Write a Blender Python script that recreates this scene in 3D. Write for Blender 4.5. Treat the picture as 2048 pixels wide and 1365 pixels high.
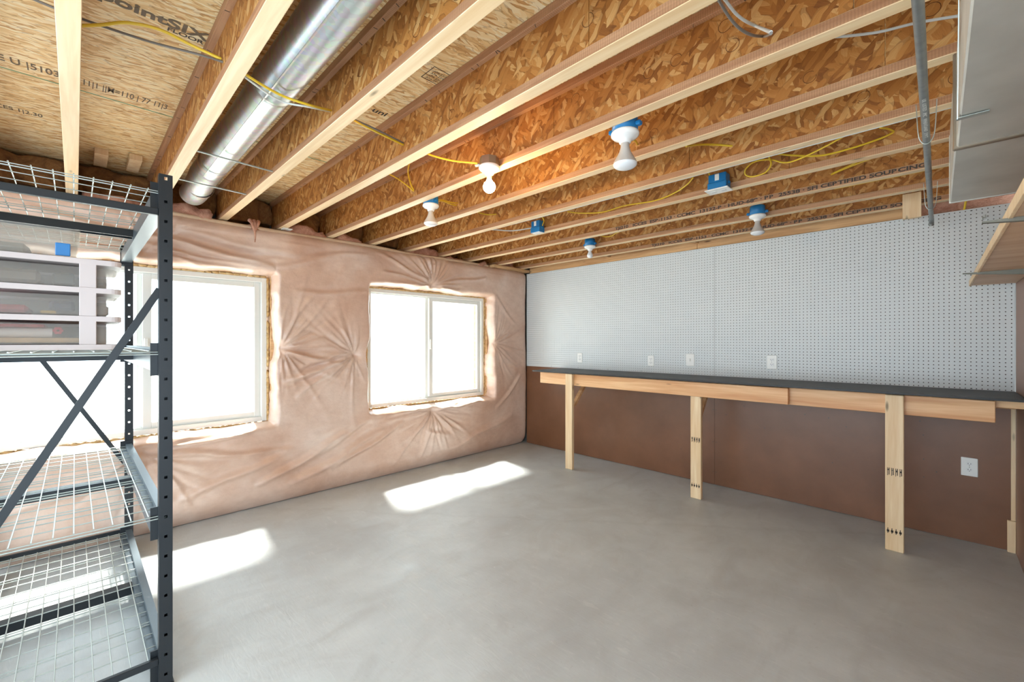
import bpy, bmesh, math, random
import numpy as np
from mathutils import Vector, Matrix
random.seed(7); rng = np.random.RandomState(11)
for o in list(bpy.data.objects): bpy.data.objects.remove(o)
SC = bpy.context.scene; COL = SC.collection
# ------------------------------------------------------------------ camera
FPX, CX, CY, EYE = 862.0, 1024.0, 683.0, 1.34
YAW = math.atan(874/862.)
cam_d = bpy.data.cameras.new('camera'); cam = bpy.data.objects.new('camera', cam_d); COL.objects.link(cam)
cam.location = (0, 0, EYE); cam.rotation_euler = (math.pi/2, 0, math.pi/2 - YAW)
cam_d.sensor_width = 36; cam_d.lens = FPX/2048*36; cam_d.clip_start = 0.02; cam_d.clip_end = 200
SC.camera = cam
# ------------------------------------------------------------------ colour management
SC.view_settings.view_transform = 'Standard'; SC.view_settings.look = 'None'
SC.view_settings.gamma = 1; SC.view_settings.use_curve_mapping = False
SC.view_settings.exposure = 0.86
# ------------------------------------------------------------------ daylight
W = bpy.data.worlds.new('world'); SC.world = W; W.use_nodes = True
bg = W.node_tree.nodes['Background']; bg.inputs[0].default_value = (0.76, 0.90, 1.0, 1); bg.inputs[1].default_value = 2.9
sun_d = bpy.data.lights.new('sun', 'SUN'); sun = bpy.data.objects.new('sun', sun_d); COL.objects.link(sun)
sun_d.energy = 14.0; sun_d.angle = math.radians(7); sun_d.color = (1.0, 0.96, 0.9)
sun.rotation_euler = Vector((1.08, -0.24, -1.72)).to_track_quat('-Z', 'Y').to_euler()
def portal(loc, rot, sx, sy):
    d = bpy.data.lights.new('portal', 'AREA'); d.shape = 'RECTANGLE'; d.size = sx; d.size_y = sy
    d.cycles.is_portal = True
    o = bpy.data.objects.new('portal', d); o.location = loc; o.rotation_euler = rot; COL.objects.link(o)
portal((-4.1, 2.78, 1.27), (math.pi/2, 0, -math.pi/2), 1.6, 1.25)
portal((-4.1, 0.37, 1.27), (math.pi/2, 0, -math.pi/2), 1.6, 1.25)
# ------------------------------------------------------------------ helpers
Fw = Vector((-math.cos(YAW), math.sin(YAW), 0)); Rt = Vector((math.sin(YAW), math.cos(YAW), 0))
def at(px, py, x=None, y=None, z=None):
    """point seen at a pixel of the photograph, on the plane x, y or z = const"""
    d = Fw + Rt*((px-CX)/FPX) + Vector((0, 0, (CY-py)/FPX)); o = Vector((0, 0, EYE))
    i, v = (0, x) if x is not None else (1, y) if y is not None else (2, z)
    return o + d*((v-o[i])/d[i])
def link(name, me, mat=None, parent=None):
    o = bpy.data.objects.new(name, me); COL.objects.link(o)
    if mat is not None and not me.materials: me.materials.append(mat)
    if parent is not None: o.parent = parent
    return o
def tag(o, label=None, cat=None, group=None, kind=None):
    if label: o['label'] = label
    if cat: o['category'] = cat
    if group: o['group'] = group
    if kind: o['kind'] = kind
    return o
def empty(name, label, cat, group=None, loc=(0, 0, 0), rz=0):
    o = bpy.data.objects.new(name, None); COL.objects.link(o); o.location = loc; o.rotation_euler = (0, 0, rz)
    o.empty_display_size = .05
    return tag(o, label, cat, group)
class MB:
    """collects shapes into one mesh"""
    def __init__(s): s.v = []; s.f = []; s.sm = []
    def add(s, vs, fs, smooth=False):
        n = len(s.v); s.v += [tuple(v) for v in vs]; s.f += [[i+n for i in f] for f in fs]; s.sm += [smooth]*len(fs); return s
    def box(s, a, b, bev=0.0):
        x0, y0, z0 = [min(a[i], b[i]) for i in range(3)]; x1, y1, z1 = [max(a[i], b[i]) for i in range(3)]
        if bev <= 0:
            vs = [(x, y, z) for x in (x0, x1) for y in (y0, y1) for z in (z0, z1)]
            return s.add(vs, [(0,1,3,2),(4,6,7,5),(0,4,5,1),(2,3,7,6),(0,2,6,4),(1,5,7,3)])
        bm = bmesh.new(); bmesh.ops.create_cube(bm, size=1)
        for v in bm.verts: v.co = Vector(((x0+x1)/2+v.co.x*(x1-x0), (y0+y1)/2+v.co.y*(y1-y0), (z0+z1)/2+v.co.z*(z1-z0)))
        bmesh.ops.bevel(bm, geom=bm.edges[:], offset=bev, segments=1, affect='EDGES')
        bm.verts.index_update(); s.add([v.co[:] for v in bm.verts], [[v.index for v in f.verts] for f in bm.faces]); bm.free(); return s
    def beam(s, p, q, w, t, up=(0, 0, 1)):
        """bar from p to q, w wide (sideways), t thick (along up)"""
        p, q = Vector(p), Vector(q); d = (q-p).normalized(); u = Vector(up); u = (u-d*u.dot(d)).normalized(); r = d.cross(u)
        vs = [c+r*(sr*w/2)+u*(su*t/2) for c in (p, q) for sr in (-1, 1) for su in (-1, 1)]
        return s.add(vs, [(0,1,3,2),(4,6,7,5),(0,4,5,1),(2,3,7,6),(0,2,6,4),(1,5,7,3)])
    def prism(s, pts, d):
        """polygon pts extruded by vector d"""
        n = len(pts); d = Vector(d); vs = [Vector(p) for p in pts]+[Vector(p)+d for p in pts]
        return s.add(vs, [list(range(n))[::-1], list(range(n, 2*n))]+[[i, (i+1) % n, n+(i+1) % n, n+i] for i in range(n)])
    def tube(s, pts, r, n=8, cap=True):
        P_ = [Vector(p) for p in pts]; vs = []; prev = None
        for i, p in enumerate(P_):
            d = (P_[min(i+1, len(P_)-1)]-P_[max(i-1, 0)]).normalized()
            if prev is None: a = d.orthogonal().normalized()
            else: a = (prev-d*prev.dot(d)).normalized()
            prev = a; b = d.cross(a); rr = r[i] if hasattr(r, '__len__') else r
            vs += [p+(a*math.cos(2*math.pi*k/n)+b*math.sin(2*math.pi*k/n))*rr for k in range(n)]
        fs = [[i*n+k, i*n+(k+1) % n, (i+1)*n+(k+1) % n, (i+1)*n+k] for i in range(len(P_)-1) for k in range(n)]
        s.add(vs, fs, True)
        if cap: s.add(vs[:n], [list(range(n))[::-1]]); s.add(vs[-n:], [list(range(n))])
        return s
    def lathe(s, prof, c=(0, 0, 0), n=24, smooth=True):
        """prof: (radius, z) list around a vertical axis through c"""
        c = Vector(c); vs = [c+Vector((r*math.cos(2*math.pi*k/n), r*math.sin(2*math.pi*k/n), z)) for r, z in prof for k in range(n)]
        return s.add(vs, [[i*n+k, i*n+(k+1) % n, (i+1)*n+(k+1) % n, (i+1)*n+k] for i in range(len(prof)-1) for k in range(n)], smooth)
    def mesh(s, name, mat=None):
        me = bpy.data.meshes.new(name); me.from_pydata(s.v, [], s.f)
        me.polygons.foreach_set('use_smooth', s.sm)
        if mat is not None: me.materials.append(mat)
        bm = bmesh.new(); bm.from_mesh(me); bmesh.ops.recalc_face_normals(bm, faces=bm.faces[:]); bm.to_mesh(me); bm.free()
        me.update(); return me
    def build(s, name, mat=None, parent=None): return link(name, s.mesh(name, mat), None, parent)
def spline(pts, n=8):
    P_ = [Vector(p) for p in pts]; out = []
    P_ = [P_[0]*2-P_[1]]+P_+[P_[-1]*2-P_[-2]]
    for i in range(1, len(P_)-2):
        a, b, c, d = P_[i-1:i+3]
        for k in range(n):
            t = k/n; out.append(.5*((2*b)+(c-a)*t+(2*a-5*b+4*c-d)*t*t+(3*b-a-3*c+d)*t**3))
    out.append(P_[-2]); return out
# ------------------------------------------------------------------ materials
class NT:
    def __init__(s, name):
        s.m = bpy.data.materials.new(name); s.m.use_nodes = True; s.t = s.m.node_tree; s.b = s.t.nodes['Principled BSDF']; s.n = s.t.nodes
    def node(s, typ, **kw):
        n = s.n.new(typ)
        for k, v in kw.items():
            if k.startswith('_'): setattr(n, k[1:], v)
            else: n.inputs[k.replace('__', ' ')].default_value = v
        return n
    def L(s, a, b): s.t.links.new(a, b)
    def pos(s, scale=(1, 1, 1), rot=(0, 0, 0), loc=(0, 0, 0)):
        g = s.n.new('ShaderNodeNewGeometry'); m = s.n.new('ShaderNodeMapping')
        m.inputs['Scale'].default_value = scale; m.inputs['Rotation'].default_value = rot; m.inputs['Location'].default_value = loc
        s.L(g.outputs['Position'], m.inputs['Vector']); return m.outputs[0]
    def noise(s, vec, scale, detail=3, rough=.5, dist=0):
        n = s.node('ShaderNodeTexNoise', Scale=scale, Detail=detail, Roughness=rough, Distortion=dist); s.L(vec, n.inputs['Vector']); return n.outputs['Fac']
    def ramp(s, fac, stops):
        r = s.n.new('ShaderNodeValToRGB'); e = r.color_ramp.elements
        while len(e) > 1: e.remove(e[-1])
        e[0].position, e[0].color = stops[0][0], (*stops[0][1], 1)
        for p, c in stops[1:]: x = e.new(p); x.color = (*c, 1)
        s.L(fac, r.inputs[0]); return r.outputs[0]
    def mix(s, fac, a, b, mode='MIX'):
        m = s.n.new('ShaderNodeMix'); m.data_type = 'RGBA'; m.blend_type = mode; m.clamp_factor = True
        for v, i in ((fac, 0), (a, 6), (b, 7)):
            if isinstance(v, (int, float)): m.inputs[i].default_value = v
            elif isinstance(v, tuple): m.inputs[i].default_value = (*v, 1)
            else: s.L(v, m.inputs[i])
        return m.outputs[2]
    def math(s, op, a, b=0.0):
        m = s.n.new('ShaderNodeMath'); m.operation = op
        for v, i in ((a, 0), (b, 1)):
            if isinstance(v, (int, float)): m.inputs[i].default_value = v
            else: s.L(v, m.inputs[i])
        return m.outputs[0]
    def bump(s, h, strength=.3, dist=.01):
        b = s.node('ShaderNodeBump', Strength=strength, Distance=dist); s.L(h, b.inputs['Height']); s.L(b.outputs[0], s.b.inputs['Normal'])
    def col(s, c):
        if isinstance(c, tuple): s.b.inputs['Base Color'].default_value = (*c, 1)
        else: s.L(c, s.b.inputs['Base Color'])
        return s
    def set(s, **kw):
        for k, v in kw.items(): s.b.inputs[k.replace('__', ' ')].default_value = v
        return s
def srgb(r, g, b): return tuple(((c/255/12.92) if c/255 <= .04045 else ((c/255+.055)/1.055)**2.4) for c in (r, g, b))
def plain(name, c, rough=.5, metal=0, **kw):
    t = NT(name); t.col(c).set(Roughness=rough, Metallic=metal, **kw); return t.m
def speck(name, c, rough=.5, metal=0, var=.12, sc=6, bump=0, bs=40):
    """a colour with a little procedural unevenness"""
    t = NT(name); p = t.pos(); f = t.noise(p, sc, 4)
    t.col(t.ramp(f, [(.3, tuple(x*(1-var) for x in c)), (.7, tuple(min(1, x*(1+var)) for x in c))])).set(Roughness=rough, Metallic=metal)
    if bump: t.bump(t.noise(p, bs, 3), bump, .002)
    return t.m
def osb(name, stops, plane='xz', stretch=3.0, size=.022, spread=(0, .9, 1.9), rough=.62, edge=.55, base=0.0):
    """pressed wood strands: layers of stretched cells at several angles"""
    t = NT(name); g = t.n.new('ShaderNodeNewGeometry'); sp = t.n.new('ShaderNodeSeparateXYZ'); t.L(g.outputs['Position'], sp.inputs[0])
    cb = t.n.new('ShaderNodeCombineXYZ'); t.L(sp.outputs[0], cb.inputs[0]); t.L(sp.outputs[2 if plane == 'xz' else 1], cb.inputs[1])
    if plane == 'xz':   # joists differ from one another
        sh = t.math('MULTIPLY', sp.outputs[1], 7.3); t.L(t.math('ADD', sp.outputs[0], t.math('FLOOR', sh)), cb.inputs[0])
    wn = t.node('ShaderNodeTexNoise', Scale=14, Detail=2); t.L(cb.outputs[0], wn.inputs['Vector'])
    wv = t.node('ShaderNodeVectorMath', _operation='MULTIPLY_ADD'); t.L(wn.outputs['Color'], wv.inputs[0]); wv.inputs[1].default_value = (.03, .03, 0); t.L(cb.outputs[0], wv.inputs[2])
    cols = None; hs = None
    for k, a in enumerate(spread):
        mp = t.n.new('ShaderNodeMapping'); mp.vector_type = 'POINT'; mp.inputs['Rotation'].default_value = (0, 0, a+base); mp.inputs['Location'].default_value = (k*3.7, k*1.9, 0)
        t.L(wv.outputs[0], mp.inputs['Vector'])
        m2 = t.n.new('ShaderNodeMapping'); m2.inputs['Scale'].default_value = (1/(size*stretch), 1/size, 1); t.L(mp.outputs[0], m2.inputs['Vector'])
        vo = t.node('ShaderNodeTexVoronoi', Scale=1.0, Randomness=1.0, _voronoi_dimensions='2D'); t.L(m2.outputs[0], vo.inputs['Vector'])
        vc = t.n.new('ShaderNodeSeparateColor'); t.L(vo.outputs['Color'], vc.inputs[0])
        m3 = t.n.new('ShaderNodeMapping'); m3.inputs['Scale'].default_value = (1/(size*stretch)*1.2, 1/size*7, 1); t.L(mp.outputs[0], m3.inputs['Vector'])
        gn = t.noise(m3.outputs[0], 1.0, 3, .6)
        val = t.math('ADD', t.math('MULTIPLY', vc.outputs[0], .62), t.math('MULTIPLY', gn, .38))
        if cols is None: cols, hs = val, vo.outputs['Distance']
        else:
            sel = t.math('GREATER_THAN', vc.outputs[1], .52)
            mx = t.n.new('ShaderNodeMix'); mx.data_type = 'FLOAT'; t.L(sel, mx.inputs[0]); t.L(cols, mx.inputs[2]); t.L(val, mx.inputs[3]); cols = mx.outputs[0]
            my = t.n.new('ShaderNodeMix'); my.data_type = 'FLOAT'; t.L(sel, my.inputs[0]); t.L(hs, my.inputs[2]); t.L(vo.outputs['Distance'], my.inputs[3]); hs = my.outputs[0]
    big = t.noise(t.pos(), 1.3, 2)
    c = t.ramp(cols, stops)
    c = t.mix(t.math('MULTIPLY', t.math('GREATER_THAN', hs, .62), edge), c, tuple(x*.55 for x in stops[0][1]))
    c = t.mix(.35, c, t.ramp(big, [(.35, (.72, .72, .72)), (.65, (1, 1, 1))]), 'MULTIPLY')
    t.col(c).set(Roughness=rough); t.bump(t.math('ADD', cols, t.math('MULTIPLY', hs, -.6)), .35, .003); return t.m
def wood(name, light, dark, axis='x', rough=.55, sc=1.0, knots=True, comb=False):
    """sawn softwood with grain running along axis"""
    t = NT(name); s_ = {'x': (1.2, 22, 22), 'y': (22, 1.2, 22), 'z': (22, 22, 1.2)}[axis]; s_ = tuple(v*sc for v in s_)
    p = t.pos(s_); n1 = t.noise(p, 1.0, 5, .55, .6); n2 = t.noise(t.pos(tuple(v*5 for v in s_)), 1.0, 2)
    f = t.math('ADD', t.math('MULTIPLY', n1, .8), t.math('MULTIPLY', n2, .2))
    c = t.ramp(f, [(.33, dark), (.5, tuple((a+b)/2 for a, b in zip(light, dark))), (.62, light)])
    if knots:
        ks = {'x': (3.2, 12, 12), 'y': (12, 3.2, 12), 'z': (12, 12, 3.2)}[axis]
        vo = t.node('ShaderNodeTexVoronoi', Scale=1.0); t.L(t.pos(ks), vo.inputs['Vector'])
        c = t.mix(t.ramp(vo.outputs['Distance'], [(.05, (1, 1, 1)), (.13, (0, 0, 0))]), c, tuple(x*.35 for x in dark))
    if comb:   # rows of fine cross ticks on laminated flange edges
        wv = t.node('ShaderNodeTexWave', Scale=38.0, Distortion=1.2, Detail=1.0, _bands_direction='X'); wv.inputs['Detail Scale'].default_value = 3.0; t.L(t.pos(), wv.inputs['Vector'])
        c = t.mix(t.math('MULTIPLY', wv.outputs['Fac'], .30), c, tuple(x*.55 for x in dark))
    t.col(c).set(Roughness=rough); t.bump(f, .12, .002); return t.m
M = {}
M['web'] = osb('joist_web_osb', [(.12, srgb(130, 76, 28)), (.36, srgb(170, 108, 46)), (.62, srgb(192, 132, 66)), (.9, srgb(222, 178, 116))], 'xz', 3.4, .019, (1.35, .6, 2.3), edge=.3, base=0)
M['sub'] = osb('subfloor_osb', [(.15, srgb(200, 142, 80)), (.38, srgb(240, 202, 140)), (.6, srgb(250, 222, 168)), (.85, srgb(255, 240, 204))], 'xy', 5.0, .011, (1.57, 1.35, 1.85), edge=.35)
M['flange'] = wood('flange_face_wood', srgb(244, 220, 180), srgb(228, 192, 144), 'x', .5)
M['flange_side'] = wood('flange_side_laminated', srgb(196, 150, 112), srgb(160, 112, 78), 'x', .6, 1.5, False, True)
M['stud'] = wood('stud_softwood', srgb(240, 216, 178), srgb(222, 186, 140), 'z', .5)
M['fir'] = wood('fir_board_orange', srgb(236, 190, 140), srgb(206, 142, 88), 'x', .45, .8)
M['plate'] = wood('plate_wood', srgb(216, 172, 122), srgb(176, 128, 82), 'x', .6)
M['platey'] = wood('plate_wood_short', srgb(222, 182, 134), srgb(180, 134, 88), 'y', .6)
M['ply'] = wood('shelf_plywood', srgb(222, 194, 162), srgb(200, 160, 122), 'x', .5, .5, False)
M['ink'] = plain('printed_ink', srgb(70, 60, 52), .7)
M['knock'] = plain('scored_ring_wood', srgb(92, 54, 24), .8)
M['inkpale'] = plain('printed_ink_faded', srgb(112, 96, 76), .7)
M['green'] = plain('green_printed_line', srgb(84, 158, 120), .6)
M['white'] = speck('white_vinyl', srgb(232, 234, 230), .35, 0, .02)
M['plastic_white'] = plain('white_plastic', srgb(238, 238, 234), .3)
M['porcelain'] = plain('white_porcelain', srgb(240, 240, 238), .18)
M['bluebox'] = speck('blue_plastic', srgb(28, 118, 176), .4, 0, .08)
M['steelbox'] = speck('galvanised_box', srgb(150, 138, 122), .4, .7, .1)
M['black'] = speck('rack_powder_coat', srgb(42, 46, 50), .38, .35, .05)
M['blackbeam'] = speck('rack_beam_coat', srgb(92, 104, 112), .35, .3, .04)
M['zinc'] = speck('zinc_wire', srgb(184, 192, 188), .32, .7, .06)
M['screw'] = plain('screw_steel', srgb(90, 88, 84), .4, .8)
M['yellow'] = plain('yellow_cable_jacket', srgb(226, 190, 50), .4)
M['whitecable'] = plain('white_cable_jacket', srgb(205, 208, 205), .4)
M['greycable'] = plain('grey_cable_jacket', srgb(120, 112, 104), .45)
M['blackcable'] = plain('black_cable_jacket', srgb(30, 30, 30), .45)
M['pipe'] = speck('grey_metal_pipe', srgb(142, 146, 146), .4, .6, .12, 30)
M['pipeprint'] = plain('pale_pipe_print', srgb(215, 216, 212), .6)
M['shelfmetal'] = plain('grey_bracket_metal', srgb(120, 118, 108), .45, .6)
t = NT('galvanised_duct'); p = t.pos(); vo = t.node('ShaderNodeTexVoronoi', Scale=45.0); t.L(p, vo.inputs['Vector'])
t.col(t.mix(.12, srgb(196, 200, 200), vo.outputs['Color'])).set(Metallic=.9, Roughness=.36); t.bump(t.noise(p, 12, 3), .08, .004); M['duct'] = t.m
t = NT('duct_sheet_dull'); p = t.pos(); n = t.noise(p, 5, 4)
t.col(t.ramp(n, [(.3, srgb(196, 195, 188)), (.7, srgb(218, 217, 210))])).set(Metallic=.35, Roughness=.42); t.bump(t.noise(t.pos((1, 1, 1)), 3, 2), .1, .01); M['trunk'] = t.m
M['foil'] = speck('foil_tape', srgb(222, 214, 208), .3, .85, .1, 60, .5, 60)
# concrete floor
t = NT('concrete_floor'); p = t.pos(); a = t.noise(p, .9, 5, .6, .4); b = t.noise(p, 7, 4, .6); c_ = t.noise(t.pos((2, 9, 1), (0, 0, .6)), 4, 4, .6, 1.2)
c = t.ramp(a, [(.3, srgb(186, 190, 191)), (.52, srgb(200, 205, 206)), (.72, srgb(212, 217, 218))])
c = t.mix(.35, c, t.ramp(b, [(.35, (.78, .78, .77)), (.65, (1, 1, 1))]), 'MULTIPLY')
c = t.mix(t.math('MULTIPLY', t.ramp(c_, [(.60, (0, 0, 0)), (.70, (1, 1, 1))]), .22), c, srgb(228, 228, 226))
d_ = t.noise(t.pos((1.6, 1, 1), (0, 0, .9)), 2.2, 6, .62, 1.2)
c = t.mix(t.math('MULTIPLY', t.ramp(d_, [(.48, (0, 0, 0)), (.72, (1, 1, 1))]), .34), c, srgb(168, 167, 164))
c = t.mix(t.math('MULTIPLY', t.ramp(t.noise(p, 38, 3, .7), [(.62, (0, 0, 0)), (.74, (1, 1, 1))]), .25), c, srgb(150, 148, 144))
vo = t.node('ShaderNodeTexVoronoi', Scale=5.0); t.L(p, vo.inputs['Vector'])
c = t.mix(t.math('MULTIPLY', t.ramp(vo.outputs['Distance'], [(.012, (1, 1, 1)), (.03, (0, 0, 0))]), .5), c, srgb(235, 233, 228))
# a hairline crack
v1 = t.node('ShaderNodeTexVoronoi', Scale=.16, _feature='DISTANCE_TO_EDGE'); wn = t.node('ShaderNodeTexNoise', Scale=6.0, Detail=5.0); t.L(p, wn.inputs['Vector'])
mv = t.node('ShaderNodeVectorMath', _operation='MULTIPLY_ADD'); t.L(wn.outputs['Color'], mv.inputs[0]); mv.inputs[1].default_value = (.16, .16, 0); t.L(p, mv.inputs[2]); t.L(mv.outputs[0], v1.inputs['Vector'])
crk = t.ramp(v1.outputs['Distance'], [(.0, (1, 1, 1)), (.0009, (0, 0, 0))])
c = t.mix(t.math('MULTIPLY', crk, .08), c, srgb(120, 114, 108))
t.col(c).set(Roughness=.5); rr = t.ramp(b, [(.3, (.36,)*3), (.7, (.6,)*3)]); t.L(rr, t.b.inputs['Roughness'])
t.bump(t.math('ADD', t.math('MULTIPLY', b, .5), t.math('ADD', c_, a)), .13, .006); M['concrete'] = t.m
M['foundation'] = speck('foundation_concrete', srgb(150, 148, 144), .8, 0, .1, 4, .3)
# hardboard and pegboard
t = NT('brown_hardboard'); p = t.pos(); n = t.noise(p, 2.2, 5, .6)
t.col(t.ramp(n, [(.3, srgb(112, 74, 50)), (.7, srgb(130, 88, 62))])).set(Roughness=.36); t.bump(t.noise(p, 90, 2), .05, .001); M['hard'] = t.m
M['hardwall'] = speck('brown_hardboard_sheet', srgb(150, 112, 92), .4, 0, .05, 2)
M['peg'] = speck('white_pegboard_face', srgb(214, 219, 220), .4, 0, .02, 1.5)
M['benchtop'] = speck('black_bench_top', srgb(38, 34, 33), .48, 0, .22, 9, .1)
# insulation: thin clear film over pink glass fibre
t = NT('faced_pink_insulation'); p = t.pos(); a = t.noise(p, 1.6, 4, .6, .5); b = t.noise(t.pos((1, 1, 2.2)), 16, 5, .65)
c = t.ramp(a, [(.28, srgb(208, 168, 144)), (.5, srgb(224, 192, 172)), (.72, srgb(236, 213, 198))])
c = t.mix(.5, c, t.ramp(b, [(.3, (.84, .79, .76)), (.66, (1, 1, 1))]), 'MULTIPLY')
t.col(c).set(Roughness=.42); t.b.inputs['Coat Weight'].default_value = .7; t.b.inputs['Coat Roughness'].default_value = .28
t.b.inputs['Subsurface Weight'].default_value = 0
t.bump(t.math('ADD', t.noise(p, 55, 3, .6), t.math('MULTIPLY', t.noise(p, 9, 3), 1.2)), .22, .006); M['insul'] = t.m
def fluff(name, c1, c2):
    t = NT(name); p = t.pos(); n = t.noise(p, 9, 6, .7, 1.0); t.col(t.ramp(n, [(.3, c1), (.68, c2)])).set(Roughness=.95); t.bump(t.noise(p, 70, 4, .7, 1), .9, .01); return t.m
M['pink'] = fluff('pink_glass_fibre', srgb(182, 122, 96), srgb(226, 174, 148))
M['brownwool'] = fluff('brown_glass_fibre', srgb(98, 62, 30), srgb(176, 124, 72))
M['foam'] = fluff('spray_foam_orange', srgb(206, 158, 96), srgb(242, 214, 160))
t = NT('window_glass'); gl = t.n.new('ShaderNodeBsdfGlossy'); gl.inputs['Roughness'].default_value = .02; tr = t.n.new('ShaderNodeBsdfTransparent'); tr.inputs[0].default_value = (.97, .99, .98, 1)
mx = t.n.new('ShaderNodeMixShader'); mx.inputs[0].default_value = .05; t.L(tr.outputs[0], mx.inputs[1]); t.L(gl.outputs[0], mx.inputs[2]); t.L(mx.outputs[0], t.n['Material Output'].inputs[0]); M['glass'] = t.m
t = NT('clear_plastic'); tr = t.n.new('ShaderNodeBsdfTransparent'); tr.inputs[0].default_value = (.92, .92, .91, 1); mx = t.n.new('ShaderNodeMixShader'); mx.inputs[0].default_value = .20
t.col(srgb(215, 210, 204)).set(Roughness=.4); t.L(tr.outputs[0], mx.inputs[1]); t.L(t.b.outputs[0], mx.inputs[2]); t.L(mx.outputs[0], t.n['Material Output'].inputs[0]); M['clear'] = t.m
M['lidplastic'] = plain('white_tray_plastic', srgb(206, 194, 192), .4)
def emit(name, c, s): t = NT(name); t.col((.9, .9, .9)); t.b.inputs['Emission Color'].default_value = (*c, 1); t.b.inputs['Emission Strength'].default_value = s; return t.m
M['lit'] = emit('lit_bulb_glass', (1.0, .60, .20), 150)
M['frost'] = plain('frosted_bulb_glass', srgb(232, 234, 236), .25)
M['reflector'] = speck('reflector_bulb_neck', srgb(205, 200, 194), .3, .2, .04)
# ------------------------------------------------------------------ room shell
XA, YB, XD = -3.84, 4.18, .355          # insulation face, pegboard face, right wall face
ZJ, ZS = 2.27, 2.535                    # joist underside, subfloor underside
YR, XR = -1.8, 2.4                      # shell extent behind and right of the camera, left open there for sky fill
tag(MB().box((-4.25, YR, -.1), (XR, 4.35, 0)).build('floor', M['concrete']), kind='structure')
# the ground outside the windows
tag(MB().box((-24, -16, .30), (-4.36, 20, .35)).build('ground_outside', speck('pale_gravel', srgb(206, 204, 198), .9, 0, .1, 3, .3)), kind='structure')
tag(MB().box((-4.3, YR, ZS), (XR, 4.4, ZS+.02)).build('ceiling', M['sub']), kind='structure')
# window openings (y0, y1) and their frames
WIN = [(-.405, 1.125), (2.02, 3.545)]; WZ0, WZ1 = .675, 1.865
wl = MB(); ys = [YR]+[v for w in WIN for v in (w[0]-.06, w[1]+.06)]+[4.35]
wl.box((-4.25, YR, 0), (-4.05, 4.35, WZ0-.06)); wl.box((-4.25, YR, WZ1+.06), (-4.05, 4.35, ZJ))
for a, b in ((0, 1), (2, 3), (4, 5)): wl.box((-4.25, ys[a], WZ0-.06), (-4.05, ys[b], WZ1+.06))
wl.box((-4.32, YR, ZJ), (-4.25, 4.35, ZS))
tag(wl.build('wall_left', M['foundation']), kind='structure')
tag(MB().box((-4.25, YB+.16, 0), (XR, YB+.2, ZS)).build('wall_back', M['foundation']), kind='structure')
wr = MB(); wr.box((XD, .5, 0), (XD+.012, YB-.004, 2.25)); tag(wr.build('wall_right', M['hardwall']), kind='structure')  # cut short ahead of the camera to let more sky light in

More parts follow.
